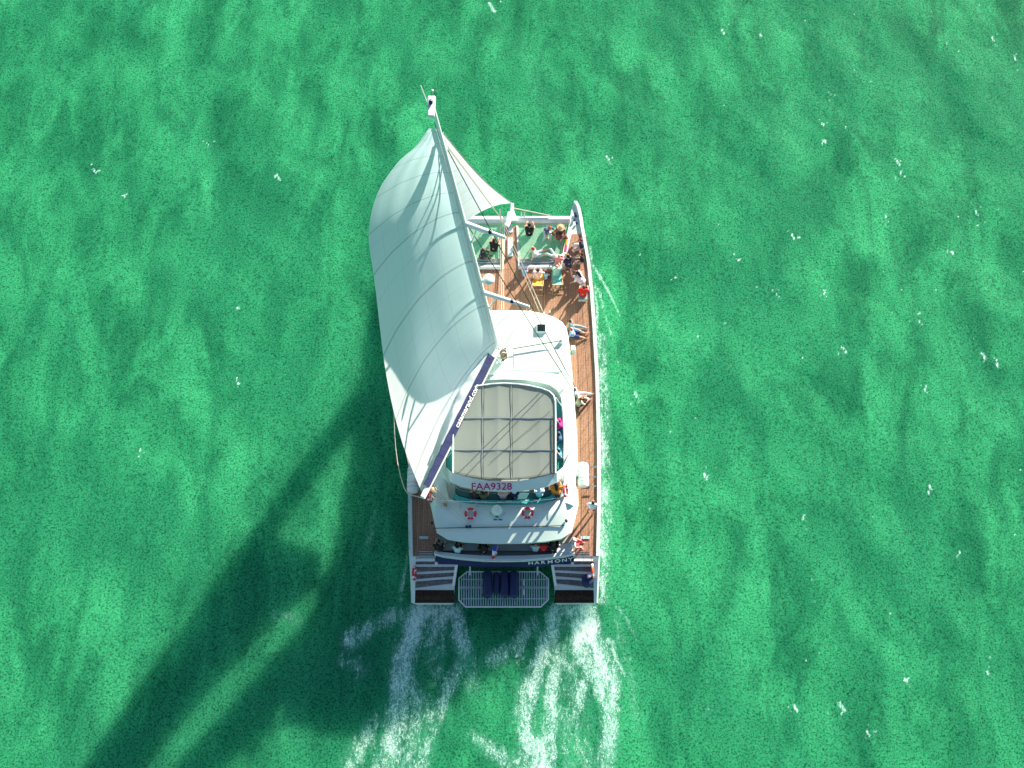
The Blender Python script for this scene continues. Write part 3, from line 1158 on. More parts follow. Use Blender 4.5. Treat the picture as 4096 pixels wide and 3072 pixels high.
rows_.append(inner)
mb = MB()
n = len(low)
for r_ in rows_:
    mb.v += r_
for j in range(len(rows_) - 1):
    for k in range(n - 1):
        mb.f.append((j * n + k, j * n + k + 1, (j + 1) * n + k + 1, (j + 1) * n + k))
aftp = mb.build("aft_roof", M['gel'], boat, smooth=True)
sm = aftp.modifiers.new("solidify", 'SOLIDIFY')
sm.thickness = .04
sm.offset = -1
# cabin side behind the coachroof dome, under the aft roof
for s_ in (1, -1):
    q = [W(2311, 1895, DZ), W(2306, 2110, DZ)]
    q = [mir(v) if s_ < 0 else v for v in q]
    MB().bar(Vector((q[0].x - .25 * s_, q[0].y, 3.15)), Vector((q[1].x - .25 * s_, q[1].y, 3.15)), .12, 1.75).build("cabin_side", M['gel'], boat)
    MB().bar(Vector((q[0].x - .18 * s_, q[0].y - .3, 3.35)), Vector((q[1].x - .18 * s_, q[1].y + .4, 3.35)), .02, .55).build("cabin_window", M['glass'], boat)
ya = W(2018, 2120, DZ).y
MB().box((XC, ya, 3.15), (8.1, .12, 1.75)).build("aft_bulkhead", M['gel'], boat)
MB().box((XC, ya - .075, 3.2), (5.2, .03, 1.3)).build("saloon_door", M['glass'], boat)
# traveller track and its car
trk = [W(1733, 2113, 4.52), W(1880, 2110, 4.54), W(2018, 2108, 4.55), W(2150, 2106, 4.54), W(2257, 2102, 4.51)]
MB().tube(trk, .028, 6).build("traveller_track", M['ropedark'], boat)
mb = MB()
for x in (1867, 1880):
    mb.box(W(x, 2107, 4.6), (.16, .16, .12))
mb.build("traveller_car", M['navy'], boat, bevel=.02)
MB().ball(W(1728, 2092, 4.6), (.09, .12, .09)).build("roof_lamp", M['lamp'], boat, smooth=True)
MB().ball(W(2265, 2083, 4.6), (.09, .12, .09)).build("roof_lamp", M['lamp'], boat, smooth=True)
# white dome on a cradle of thin tubes
dm = MB().ball(W(1988, 2040, 5.0), (.33, .33, .30), 20, 14).build("antenna_dome", M['gel'], boat, smooth=True)
MB().torus(W(1990, 2040, 4.74), .47, .018, None, 28, 6).build("dome_guard", M['steel'], dm)
mb = MB()
mb.box(W(1987, 2068, 4.66), (.16, .09, .04)); mb.box(W(1981, 2079, 4.6), (.22, .06, .04)); mb.box(W(2001, 2079, 4.6), (.22, .06, .04))
mb.build("vent_cover", M['tealdark'], boat)
for x in (1765, 1840, 1905, 2070, 2130, 2178, 2220):
    MB().tube([W(x, 2010, 4.95), W(x + 2, 2034, 4.86)], .016, 5).build("rail_strut", M['steel'], boat)
rl = [W(1742, 1998, 5.2), W(1850, 2006, 5.2), W(1988, 2010, 5.2), W(2120, 2006, 5.2), W(2235, 1992, 5.2)]
MB().tube(rl, .02, 6).build("seat_rail", M['steel'], boat)
for x in (1790, 1893, 1935, 2000, 2035, 2095):
    y_ = np.interp(x, [1742, 1988, 2235], [1999, 2008, 1993])
    MB().box(W(x, y_, 5.05), (.34, .06, .05)).build("rail_pad", M['rope'], boat)
for x, y in ((2232, 1905), (2243, 1900), (2251, 1896), (1742, 1930), (1752, 1934)):
    MB().tube([W(x, y, 5.9), W(x + (8 if x > 2000 else -8), y + 75, 4.9)], .02, 6).build("arch_strut", M['steel'], boat)

# ---------------- aft cockpit
ck = [W(1742, 2150, 2.4), W(2290, 2150, 2.4), W(2292, 2213, 2.4), W(2018, 2228, 2.4), W(1738, 2220, 2.4)]
MB().slab(ck, DZ + .06, DZ + .02).build("cockpit_sole", M['grey'], boat)
cb_t = [(2018, 2222), (2100, 2221), (2190, 2216), (2262, 2208), (2296, 2200)]
cb_b = [(2018, 2240), (2100, 2239), (2190, 2232), (2262, 2223), (2300, 2214)]
strip(cb_b, cb_t, 3.0, 2.3, "cockpit_coaming", M['gelgrey'])
for x in (1760, 1835, 1930, 2020, 2110, 2210, 2270):
    y_ = 2228 - abs(x - 2018) * .05
    MB().tube([W(x, y_ - 3, 2.95), W(x, y_ - 8, 3.55)], .02, 6).build("stern_stanchion", M['steel'], boat)
# benches beneath the overhang
MB().box(W(2018, 2190, 2.6) + Vector((0, 0, 0)), (7.6, .45, .42)).build("cockpit_bench", M['grey'], boat, bevel=.04)
MB().slab([W(2222, 2178, 3.0), W(2288, 2172, 3.0), W(2292, 2206, 3.0), W(2226, 2214, 3.0)], 3.02, 2.4).build("stern_locker", M['gelgrey'], boat, bevel=.04)
# transom board with the ship's name
bt = [(2018, 2241), (2100, 2240), (2190, 2233), (2262, 2224), (2291, 2219)]
bb = [(2018, 2268), (2100, 2268), (2190, 2265), (2262, 2258), (2294, 2253)]
O = [W(x, y, 2.62) for x, y in bt]
I = [W(x, y, 1.9) for x, y in bb]
O = [mir(p) for p in O[:0:-1]] + O
I = [mir(p) for p in I[:0:-1]] + I
mb = MB()
for o_, i_ in zip(O, I):
    mb.v += [o_, i_, i_ + Vector((0, .25, 0)), o_ + Vector((0, .2, 0))]
nn = len(O)
for j in range(nn - 1):
    for k in range(4):
        mb.f.append((4 * j + k, 4 * j + (k + 1) % 4, 4 * j + 4 + (k + 1) % 4, 4 * j + 4 + k))
mb.f += [(0, 1, 2, 3), (4 * nn - 1, 4 * nn - 2, 4 * nn - 3, 4 * nn - 4)]
board = mb.build("transom_board", M['navy'], boat)
for ch, x in zip("HARMONY", (2112, 2138, 2163, 2189, 2218, 2246, 2273)):
    tp = W(x, np.interp(x, [q_[0] for q_ in bt], [q_[1] for q_ in bt]), 2.62)
    bo = W(x, np.interp(x, [q_[0] for q_ in bb], [q_[1] for q_ in bb]), 1.9)
    tp2 = W(x + 15, np.interp(x + 15, [q_[0] for q_ in bt], [q_[1] for q_ in bt]), 2.62)
    xd_, yd_ = (tp2 - tp).normalized(), (tp - bo).normalized()
    text_mesh(ch, .42, bo + (tp - bo) * .46 + xd_.cross(yd_) * .07, xd_, yd_, M['letter'], board, xs=1.05, bold=.008)
MB().tube([W(1935, 2246, 2.9), W(2085, 2244, 2.9)], .022, 6).build("stern_bar", M['steel'], boat)

# ---------------- stern steps and platforms
for s_ in (1, -1):
    def P_(x, y, z):
        p = W(x, y, z)
        return mir(p) if s_ < 0 else p
    nos = [((2214, 2262), (2372, 2262), 1.95), ((2219, 2285), (2374, 2293), 1.62), ((2222, 2309), (2376, 2322), 1.29), ((2226, 2338), (2378, 2357), .96)]
    prev = ((2210, 2246), (2372, 2242))
    stp = thing  # keep the name free
    for (a, b, z) in nos:
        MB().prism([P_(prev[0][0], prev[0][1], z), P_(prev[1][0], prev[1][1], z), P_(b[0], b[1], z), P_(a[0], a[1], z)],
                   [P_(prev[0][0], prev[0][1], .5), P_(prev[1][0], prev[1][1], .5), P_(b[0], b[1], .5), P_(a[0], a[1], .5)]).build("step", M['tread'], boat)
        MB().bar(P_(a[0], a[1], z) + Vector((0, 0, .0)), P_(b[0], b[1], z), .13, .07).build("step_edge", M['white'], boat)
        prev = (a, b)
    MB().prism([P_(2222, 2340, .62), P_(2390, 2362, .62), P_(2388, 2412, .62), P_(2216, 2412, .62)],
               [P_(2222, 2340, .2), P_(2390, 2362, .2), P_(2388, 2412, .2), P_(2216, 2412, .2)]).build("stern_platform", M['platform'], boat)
    MB().bar(P_(2208, 2250, 2.0), P_(2222, 2342, 1.1), .16, .14).build("step_cheek", M['white'], boat)
    MB().prism([P_(2372, 2225, 2.35), P_(2396, 2225, 2.35), P_(2388, 2412, .95), P_(2376, 2412, .95)],
               [P_(2372, 2225, .6), P_(2400, 2225, .6), P_(2392, 2412, .3), P_(2376, 2412, .3)]).build("stern_bulwark", M['gel'], boat, bevel=.03)
    MB().bar(P_(2296, 2240, 2.4), P_(2372, 2240, 2.4), .14, .1).build("step_edge", M['white'], boat)
    # louvred vents let into the side deck
    mb = MB()
    for k in range(4):
        mb.bar(P_(2304, 2207 + k * 7, DZ + .08), P_(2360, 2207 + k * 7, DZ + .08), .05, .05)
    mb.build("deck_grille", M['steel'], boat)
    MB().slab([P_(2322, 2146, DZ), P_(2358, 2146, DZ), P_(2358, 2157, DZ), P_(2322, 2157, DZ)], DZ + .09, DZ + .02).build("deck_step", M['stone'], boat)
    MB().ball(P_(2290, 2252, 2.1), (.11, .11, .08)).build("cleat_knob", M['white'], boat, smooth=True)
# hinged grating between the hulls
gp = [(1868, 2287), (2160, 2287), (2193, 2315), (2193, 2398), (2164, 2427), (1862, 2427), (1836, 2400), (1836, 2313)]
gW = [W(x, y, 1.15) for x, y in gp]
plat = MB().tube(gW + gW[:1], .045, 8).build("boarding_grating", M['white'], boat)
mb = MB()
for k in range(36):
    x = 1846 + k * 9.7
    lo = np.interp(x, [1836, 1866, 2160, 2193], [2314, 2288, 2288, 2314])
    hi = np.interp(x, [1836, 1862, 2164, 2193], [2400, 2425, 2425, 2400])
    mb.bar(W(x, lo + 2, 1.15), W(x, hi - 2, 1.15), .06, .05)
mb.build("grating_slats", M['stone'], plat)
mb = MB()
for y in (2318, 2395):
    mb.bar(W(1846, y, 1.10), W(2186, y, 1.10), .06, .06)
mb.bar(W(1836, 2350, .95), W(2193, 2350, .95), .12, .1)
mb.build("grating_bearer", M['stone'], plat)
for x, y in ((1933, 2328), (1933, 2362), (2096, 2330), (2096, 2368)):
    MB().box(W(x, y, 1.2), (.12, .36, .06)).build("hinge_plate", M['white'], plat)
for x in (1880, 2150):
    MB().bar(W(x, 2250, 1.6), W(x, 2300, 1.1), .1, .1).build("grating_arm", M['stone'], plat)

# ---------------- mast
mB, mT = W(2003, 1430, 4.0), W(1726, 404, 31.0)


def mast(z):
    return mB + (mT - mB) * (z - 4.0) / 27.0


def proj_y(p):
    v = Vector(p) - Vector((0, 0, CAM_H))
    y = v.y * math.cos(TILT) + v.z * math.sin(TILT)
    w = v.y * math.sin(TILT) - v.z * math.cos(TILT)
    return 1536 - F_PX * y / w


def mast_z(py):
    lo, hi = 3.0, 32.0
    for _ in range(40):
        m_ = (lo + hi) / 2
        if proj_y(mast(m_)) > py:
            lo = m_
        else:
            hi = m_
    return lo


# elliptical spar section, long axis fore and aft
mb = MB()
nseg, nn = 26, 14
for i in range(nseg + 1):
    z = 4.0 + 27.0 * i / nseg
    c = mast(z)
    k = 1 - .35 * max(0, (z - 22) / 9)
    for j in range(nn):
        a = 2 * math.pi * j / nn
        mb.v.append(c + Vector((.11 * k * math.cos(a), .155 * k * math.sin(a), 0)))
for i in range(nseg):
    for j in range(nn):
        mb.f.append((i * nn + j, i * nn + (j + 1) % nn, (i + 1) * nn + (j + 1) % nn, (i + 1) * nn + j))
mb.f += [tuple(range(nn))[::-1], tuple(nseg * nn + j for j in range(nn))]
mast_o = mb.build("mast", M['spar'], boat, smooth=True)
# dark luff track up the aft face
MB().tube([mast(z) + Vector((-.10, -.14 * (1 - .3 * max(0, (z - 22) / 9)), 0)) for z in np.linspace(5.4, 29.6, 12)], .022, 6).build("luff_track", M['ropedark'], mast_o)
# masthead crane
tz = 31.0
MB().prism([mast(tz) + Vector((-.16, -.75, .0)), mast(tz) + Vector((.16, -.75, .0)), mast(tz) + Vector((.17, .25, .05)), mast(tz) + Vector((-.17, .25, .05))],
           [mast(tz) + Vector((-.12, -.75, -.2)), mast(tz) + Vector((.12, -.75, -.2)), mast(tz) + Vector((.14, .25, -.5)), mast(tz) + Vector((-.14, .25, -.5))]).build("masthead_crane", M['spar'], mast_o, bevel=.05)
MB().ball(mast(tz) + Vector((-.02, -.15, .14)), (.09, .13, .12)).build("masthead_lamp", M['lamp'], mast_o, smooth=True)
MB().tube([W(1707, 406, tz), W(1683, 342, tz + .5)], .022, 6).build("wind_vane", M['white'], mast_o)
MB().tube([mast(tz), W(1729, 366, tz + .8)], .008, 5).build("antenna_rod", M['steel'], mast_o)
MB().ball(W(1729, 363, tz + .8), .06).build("antenna_tip", M['white'], mast_o, smooth=True)
# spreaders
for (yr, tip, zt) in ((893, (2023, 952), .1), (1170, (2118, 1228), .1)):
    z = mast_z(yr)
    a = mast(z)
    b = W(tip[0], tip[1], z + zt)
    spr = MB().tube([a, a + (b - a) * .5, b], [.15, .13, .085], 10).build("spreader", M['spar'], mast_o, smooth=True)
    MB().ball(a + (b - a) * .62 + Vector((0, -.05, .12)), (.10, .13, .12)).build("spreader_lamp", M['lamp'], spr, smooth=True)
    bp = Vector((2 * a.x - b.x, b.y, b.z))
    MB().tube([a, a + (bp - a) * .5, bp], [.15, .13, .085], 10).build("spreader", M['spar'], mast_o, smooth=True)
    zl = z - 2.2
    MB().tube([mast(zl), a + (b - a) * .3], .05, 6).build("spreader_brace", M['spar'], mast_o)
# radar dome on its bracket
rz = mast_z(1120)
rc = W(1955, 1117, rz)
radar = MB().ball(rc, (.33, .33, .17), 20, 10).build("radar_dome", M['gel'], mast_o, smooth=True)
MB().bar(mast(rz - .1), rc - Vector((0, 0, .16)), .2, .08).build("radar_bracket", M['spar'], radar)
# gooseneck and winches, with coiled lines at the foot
MB().tube([mast(4.0) + Vector((0, -.1, 0)), mast(5.0) + Vector((0, -.1, 0))], .3, 14).build("mast_step", M['gelgrey'], mast_o, smooth=True)
for k, (dx, dy, z) in enumerate(((.28, -.2, 4.7), (.2, -.55, 4.6), (-.2, -.6, 4.7), (.35, .15, 4.8))):
    c = mast(z) + Vector((dx, dy, 0))
    MB().tube([c, c + Vector((0, 0, .22))], [.12, .09], 10).build("winch", M['steel'], mast_o)

mb = MB()
for k in range(7):
    c = mast(4.9 + .1 * k) + Vector((.30 + .03 * random.random(), -.35 + .12 * random.random(), 0))
    mb.torus(c, .16 + .03 * random.random(), .03, Matrix.Rotation(random.uniform(.3, 1.2), 3, 'X') @ Matrix.Rotation(random.random() * 3, 3, 'Z'), 16, 6)
mb.build("halyard_coil", M['tan'], mast_o)

# ---------------- boom, bag and lettering
gn = mast(5.9) + Vector((-.05, -.35, 0))
ce = W(1688, 1992, 6.15)
bd = (ce - gn).normalized()
boom = MB().bar(gn, ce, .24, .34).build("boom", M['spar'], boat, bevel=.05)
perp = Vector((bd.y, -bd.x, 0)).normalized()
if perp.x < 0:
    perp = -perp                          # starboard side of the boom
# the bag: flared open strip beside the boom, facing up to starboard
L0, L1 = gn + bd * .55, gn + bd * (ce - gn).length * .93
blen = (L1 - L0).length
mb = MB()
NB = 40
for i in range(NB + 1):
    c = L0 + (L1 - L0) * i / NB
    k = 1 - .45 * (i / NB) ** 1.5
    wob = .02 * math.sin(i * 1.7)
    mb.v += [c + perp * .14 + Vector((0, 0, .18)), c + perp * (-.34 * k + wob) + Vector((0, 0, .18 + .26 * k)), c + perp * (-.42 * k + wob) + Vector((0, 0, .16 + .22 * k)), c + perp * -.1 + Vector((0, 0, .17))]
for j in range(NB):
    for k in range(4):
        mb.f.append((4 * j + k, 4 * j + (k + 1) % 4, 4 * j + 4 + (k + 1) % 4, 4 * j + 4 + k))
mb.f += [(0, 1, 2, 3), (4 * NB + 3, 4 * NB + 2, 4 * NB + 1, 4 * NB)]
mb.build("boom_bag", M['navy'], boom)
tx = -bd
ty = (-perp * .48 + Vector((0, 0, .26))).normalized()
so = L0 + (L1 - L0) * .56 + perp * .08 + Vector((0, 0, .21)) + tx.cross(ty) * .035
kk = lambda c: Vector((c.x, c.y * (.84 + .16 * min(1, c.x / (blen * .4))), c.z))
text_mesh("catamarand.com", .46, so, tx, ty, M['letter'], boom, ext=.004, space=1.0, bold=.008, xs=.99, bend=kk)
MB().tube([gn + perp * .19 + Vector((0, 0, .12)), ce + perp * .17 + Vector((0, 0, .12))], .045, 6).build("boom_rail", M['white'], boom)
# folds of reefed sail between boom and sail
mb = MB()


def fold(u, v):
    s0 = .06 + .62 * v
    c = gn + bd * (ce - gn).length * s0
    w = .62 * math.sin(math.pi * min(1, v * 1.15)) ** .7 if v < .87 else .1
    a = u * math.pi
    return c + perp * (-.28 - w * .5 * (1 - math.cos(a)) * .9) + Vector((0, 0, .45 + .22 * math.sin(a) + .04 * math.sin(v * 30)))


MB().grid(fold, 8, 40).build("sail_fold", M['main'], boom, smooth=True)

# ---------------- mainsail
rowsM = [(1405, (1690, 1978), .45), (1265, (1606, 1760), .6), (1078, (1545, 1500), .5), (850, (1499, 1130), .5), (755, (1475, 940), .3), (665, (1508, 778), .3), (595, (1588, 654), .2), (540, (1662, 586), .1), (502, (1716, 512), 0)]
LM = []
for ly, lp, dz in rowsM:
    z = mast_z(ly)
    A = mast(z) + Vector((-.06, -.27, 0))
    LM.append((A, W(lp[0], lp[1], z + dz)))
LM[-1] = (mast(mast_z(494)) + Vector((-.06, -.22, 0)), LM[-1][1])


def catm(arr, s):
    i = min(int(s), len(arr) - 2)
    f = s - i
    p0, p1, p2, p3 = arr[max(i - 1, 0)], arr[i], arr[i + 1], arr[min(i + 2, len(arr) - 1)]
    return 0.5 * ((2 * p1) + (p2 - p0) * f + (2 * p0 - 5 * p1 + 4 * p2 - p3) * f * f + (3 * p1 - p0 - 3 * p2 + p3) * f ** 3)


def main_pt(u, v, camber=.095):
    s = v * (len(LM) - 1)
    A = catm([a for a, b in LM], s)
    B = catm([b for a, b in LM], s)
    zl = A.z
    A = mast(zl) + Vector((-.06, -.25, 0))
    c = B - A
    n = Vector((c.y, -c.x, 0)).normalized()
    if n.x > 0:
        n = -n
    fl = min(1, v * 7 + .25)
    k = camber * c.length * (u ** .75) * (1 - u) * 3.6 * fl
    wr = .012 * math.sin(u * 23 + v * 9) * u * (1 - u) * 4
    return A + c * u + n * (k + wr) + Vector((0, 0, -.25 * math.sin(math.pi * u) * (1 - v) ** 4))


def sail_obj(fn, nu, nv, name, m):
    mb = MB().grid(fn, nu, nv)
    o = mb.build(name, m, boat, smooth=True, fix=False)
    me = o.data
    uv = me.uv_layers.new(name="UVMap")
    for pl in me.polygons:
        for li in pl.loop_indices:
            vi = me.loops[li].vertex_index
            uv.data[li].uv = ((vi % (nu + 1)) / nu, (vi // (nu + 1)) / nv)
    return o


mainsail = sail_obj(main_pt, 60, 110, "mainsail", M['main'])

# ---------------- jib
jt = W(2046, 812, 3.0)
jhz = mast_z(548)
jh = mast(jhz) + Vector((.07, .22, 0))
# unseen leech of the headsail, clew first; enlarged to port to widen its shadow on the water
jleech = [W(1640, 1790, 3.4), W(1604, 1600, 7.3), W(1592, 1470, 11.5), W(1588, 1300, 15.0), W(1604, 1090, 18.6), W(1684, 830, 22.5)]
jleech = jleech + [jh + Vector((-.1, .1, -.2))]


def jib_pt(u, v):
    luff = jt + (jh - jt) * v + Vector((-.12, -.35, 0)) * math.sin(math.pi * v) * .75
    leech = catm(jleech, v * (len(jleech) - 1.001))
    c = leech - luff
    n = Vector((c.y, -c.x, 0)).normalized()
    if n.y < 0:
        n = -n
    lift = Vector((0, 0, 2.6)) * math.sin(math.pi * min(1, u * 1.1)) * (1 - v) ** 4
    return luff + c * u + lift + n * .10 * c.length * 4 * (u ** .7) * (1 - u) * (1.15 - .15 * v)


jib = sail_obj(jib_pt, 40, 80, "jib", M['jib'])
MB().tube([jt + (jh - jt) * k / 12 + Vector((-.12, -.35, 0)) * math.sin(math.pi * k / 12) * .75 for k in range(13)], .04, 6).build("forestay", M['steel'], boat)

# ---------------- standing and running rigging
hz = mast_z(600)


def line(name, pts, r, m):
    return MB().tube(pts, r, 5).build(name, m, boat)


h_top = mast(hz) + Vector((.14, 0, 0))
chain = W(2299, 1548, 4.0)
line("shroud", [h_top, chain], .024, M['ropedark'])
line("shroud", [mast(mast_z(905)) + Vector((.14, 0, 0)), W(2290, 1558, 4.0)], .024, M['ropedark'])
line("shroud", [mast(hz) + Vector((-.14, 0, 0)), mir(chain)], .024, M['ropedark'])
line("halyard", [h_top + Vector((.02, .1, 0)), W(2012, 884, 9.5), W(2172, 1246, 2.6)], .028, M['rope'])
line("halyard", [h_top + Vector((.0, .2, 0)), W(1995, 860, 9.0), W(2158, 1248, 2.6)], .022, M['rope'])
line("jib_sheet", [W(2008, 905, 2.5), W(2010, 1060, 2.5), W(2014, 1238, 2.7)], .03, M['rope'])
line("jib_sheet", [W(2002, 905, 2.5), W(2003, 1060, 2.5), W(2006, 1238, 2.7)], .022, M['rope'])
line("furling_line", [W(1906, 968, 6.5), W(1926, 925, 7.2)], .025, M['rope'])
line("roof_line", [mast(5.2) + Vector((.2, 0, 0)), W(2105, 1245, 4.15)], .014, M['ropedark'])
line("roof_line", [mast(5.2) + Vector((.15, .1, 0)), W(2058, 1245, 4.15)], .010, M['rope'])
for (a, b) in (((2150, 1905), (2206, 1840)), ((1990, 1900), (2212, 1700)), ((1960, 1850), (2200, 1645))):
    line("canopy_stay", [W(a[0], a[1], KZ + .03), W(b[0], b[1], KZ + .03)], .011, M['ropedark'])
# lazy preventer hanging in a bight off the port side
bt_ = [(1578, 1600, 7), (1576, 1650, 6.4), (1577, 1720, 5.8), (1582, 1790, 5.3), (1590, 1850, 5.0), (1603, 1910, 4.9), (1618, 1955, 5.1), (1634, 1978, 5.3), (1660, 1984, 5.7), (1684, 1990, 6.0)]
line("preventer_line", [W(*p) for p in bt_], .028, M['rope'])
line("topping_line", [W(1581, 1616, 7), W(1600, 1700, 6), W(1628, 1830, 4), W(1640, 1880, 3.2)], .026, M['rope'])
# mainsheet tackle from the boom end to the traveller
for k, (a, b) in enumerate((((1722, 1962, 5.9), (1776, 2020, 4.9)), ((1734, 1958, 5.9), (1781, 2010, 4.9)), ((1741, 1950, 5.9), (1786, 2004, 4.9)), ((1728, 1985, 5.7), (1868, 2102, 4.65)), ((1745, 1978, 5.7), (1882, 2100, 4.65)))):
    line("mainsheet", [W(*a), W(*b)], .03 if k < 3 else .014, M['rope'])
mb = MB()
mb.ball(W(1728, 1962, 5.8), (.18, .24, .12)); mb.ball(W(1782, 2018, 4.95), (.13, .13, .12))
mb.build("sheet_block", M['tan'], boat, smooth=True)

# ------------------------------------------------------------------ things carried aboard
def lifebuoy(c, q, label, ell=1.0, rad=.29, m1='red'):
    t = thing("lifebuoy", c, label, "lifebuoy", "lifebuoys around the boat")
    t['_o'] = tuple(c)
    for k in range(4):
        a = k * math.pi / 2 + math.pi / 4
        MB().torus(c, rad, .075, q, 9, 8, a + .16, a + math.pi / 2 - .16).build("ring_section", M[m1], t, smooth=True)
        MB().torus(c, rad, .079, q, 4, 8, a - .16, a + .16).build("white_band", M['white'], t, smooth=True)
    MB().tube([Vector(c) + q @ Vector((0, -.12, -.02)), Vector(c) + q @ Vector((0, -.42, .05))], .03, 6).build("holder_strap", M['white'], t)
    return t


slope = Matrix.Rotation(R(22), 3, 'X')
lifebuoy(W(1882, 2055, 4.83), slope, "red and white lifebuoy lying on the sloping aft roof, portside of the white dome")
lifebuoy(W(2110, 2052, 4.83), slope, "red and white lifebuoy lying on the sloping aft roof, starboard of the white dome")
edge = Matrix.Rotation(R(84), 3, 'Y')
lifebuoy(W(2370, 2283, 2.15), edge, "orange lifebuoy hung upright above the starboard stern steps beside the navy bag", rad=.38, m1='orange')
lifebuoy(W(1657, 2293, 2.15), edge, "pinkish red lifebuoy hung upright above the port stern steps", rad=.38)
lifebuoy(W(2262, 1962, 5.35), Matrix.Rotation(R(70), 3, 'Y'), "red and white lifebuoy hung upright behind the aft arch next to the orange top", rad=.36)
lifebuoy(W(1726, 1985, 5.15), Matrix.Rotation(R(70), 3, 'Y') @ Matrix.Rotation(R(20), 3, 'X'), "red and white lifebuoy hanging under the boom end by the mainsheet", rad=.34)


def raft(c, label, ln=1.55, r=.36):
    t = thing("life_raft", Vector(c), label, "life raft", "life raft canisters")
    t['_o'] = tuple(c)
    c = Vector(c)
    ys_ = [-.5, -.47, -.36, -.02, -.02, .02, .02, .36, .47, .5]
    rs = [.55, .85, 1, 1, 1.05, 1.05, 1, 1, .85, .55]
    MB().tube([c + Vector((0, a * ln, 0)) for a in ys_], [r * k for k in rs], 24).build("canister", M['raft'], t, smooth=True)
    mb = MB()
    for a in (-.3, -.15, .15, .3):
        mb.torus(c + Vector((0, a * ln, 0)), r + .004, .014, Matrix.Rotation(R(90), 3, 'X'), 24, 6)
    mb.build("strap", M['grey'], t)
    mb = MB()
    for a in (-.3, .3):
        mb.box(c + Vector((0, a * ln, -r - .12)), (.8, .1, .3))
    mb.build("cradle", M['steel'], t)
    return t


raft(W(2332, 1900, 3.5), "white life raft canister cradled on the sunlit starboard side deck")
raft(W(1652, 1918, 3.5), "white life raft canister shaded by the mainsail on the port side", 1.7)
# handrail ladder beside the starboard raft
mb = MB()
for y in (1868, 1908, 1945):
    mb.bar(W(2358, y, 2.6), W(2386, y, 2.6), .09, .04)
mb.build("side_ladder", M['steel'], boat)

# navy rollers on the grating
for k, (x, w, y0, y1, lab) in enumerate(((1950, .30, 2284, 2390, "navy padded roller on the boarding grating, portmost of the row"),
                                         (1986, .21, 2290, 2376, "thinner navy padded roller on the boarding grating, second from port"),
                                         (2019, .27, 2284, 2388, "navy padded roller on the boarding grating, second from starboard"),
                                         (2056, .30, 2284, 2390, "navy padded roller on the boarding grating, starboardmost of the row"))):
    a, b = W(x, y0, 1.5), W(x, y1, 1.5)
    t = thing("fender_roller", (a + b) / 2 - Vector((0, 0, w + .05)), lab, "fender", "navy rollers on the stern grating")
    t['_o'] = tuple(t.location)
    d = b - a
    MB().tube([a, a + d * .03, a + d * .08, a + d * .92, a + d * .97, b], [w * .4, w * .8, w, w, w * .8, w * .4], 18).build("padding", M['navyroll'], t, smooth=True)
    MB().tube([a - d * .04, b + d * .04], .04, 8).build("axle", M['black'], t)
    MB().box((a + b) / 2 - Vector((0, 0, w * .9)), (.1, d.length * .8, .12)).build("chock", M['black'], t)
# navy bag on the starboard steps
bp = W(2349, 2322, 1.95)
t = thing("duffel_bag", bp - Vector((0, 0, .3)), "rounded navy blue bag on the starboard stern steps", "bag")
t['_o'] = tuple(bp - Vector((0, 0, .3)))
mb = MB().ball(bp, (.34, .42, .32), 18, 12)
for v in mb.v:
    v += Vector((noise.noise(v * 3), noise.noise(v * 3 + Vector((5, 0, 0))), 0)) * .08
mb.build("sack", M['navyroll'], t, smooth=True)
MB().torus(bp + Vector((0, 0, .3)), .12, .025, Matrix.Rotation(R(80), 3, 'X'), 14, 6).build("handle", M['black'], t)

# tricolour ensign on its staff
fp = W(1979, 2232, 3.0)
flag = thing("ensign", fp, "blue, white and red tricolour flag on a short staff at the stern rail", "flag")
flag['_o'] = tuple(fp)
ftop = W(1993, 2176, 4.0)
MB().tube([fp, ftop], .02, 6).build("staff", M['wood'], flag)
M['fblue'] = mat("flag_blue", (.01, .05, .55), .8)
M['fwhite'] = mat("flag_white", (.8, .8, .82), .8)
M['fred'] = mat("flag_red", (.6, .01, .04), .8)
fa = [(1981, 2184), (1999, 2196), (1970, 2200), (1992, 2206), (1968, 2220), (1986, 2220), (1968, 2233), (1982, 2234)]
hgt = [3.75, 3.6, 3.5, 3.4, 3.2, 3.15, 3.05, 3.0]
pts = [W(x, y, z) for (x, y), z in zip(fa, hgt)]
for k, nm in enumerate(("fblue", "fwhite", "fred")):
    A, B, C1, D = pts[2 * k], pts[2 * k + 1], pts[2 * k + 3], pts[2 * k + 2]

    def ff2(u, v, A=A, B=B, C1=C1, D=D):
        p = (A * (1 - u) + B * u) * (1 - v) + (D * (1 - u) + C1 * u) * v
        return p + Vector((0, .05, .03)) * math.sin(u * 6 + v * 3)
    MB().grid(ff2, 8, 6).build("stripe", M[nm], flag, smooth=True)


# ------------------------------------------------------------------ deck chairs
def deck_chair(px, py, z, cloth, label, rz):
    o = W(px, py, z)
    t = thing("deck_chair", o, label, "deck chair", "deck chairs on the foredeck", rz)
    t['_o'] = (0, 0, 0)
    mb = MB()
    for s in (-.28, .28):
        mb.bar((s, .55, .02), (s, -.50, .92), .035, .05)      # long frame: front foot to head rail
        mb.bar((s * .9, -.62, .02), (s * .9, .50, .42), .035, .05)
    for y, zz in ((.55, .02), (-.50, .92), (.48, .42), (-.62, .03), (-.35, .14)):
        mb.bar((-.29, y, zz), (.29, y, zz), .035, .035)
    for v in mb.v:
        v *= 1.22
    mb.build("frame", M['wood'], t)

    def cl(u, v):
        y = .48 - .98 * v
        zz = .44 + (.92 - .44) * v - .25 * math.sin(math.pi * v) ** 1.2
        return ((u - .5) * .61, y * 1.22, (zz + .02) * 1.22)
    MB().grid(cl, 6, 16).build("sling", M[cloth], t, smooth=True)
    return t


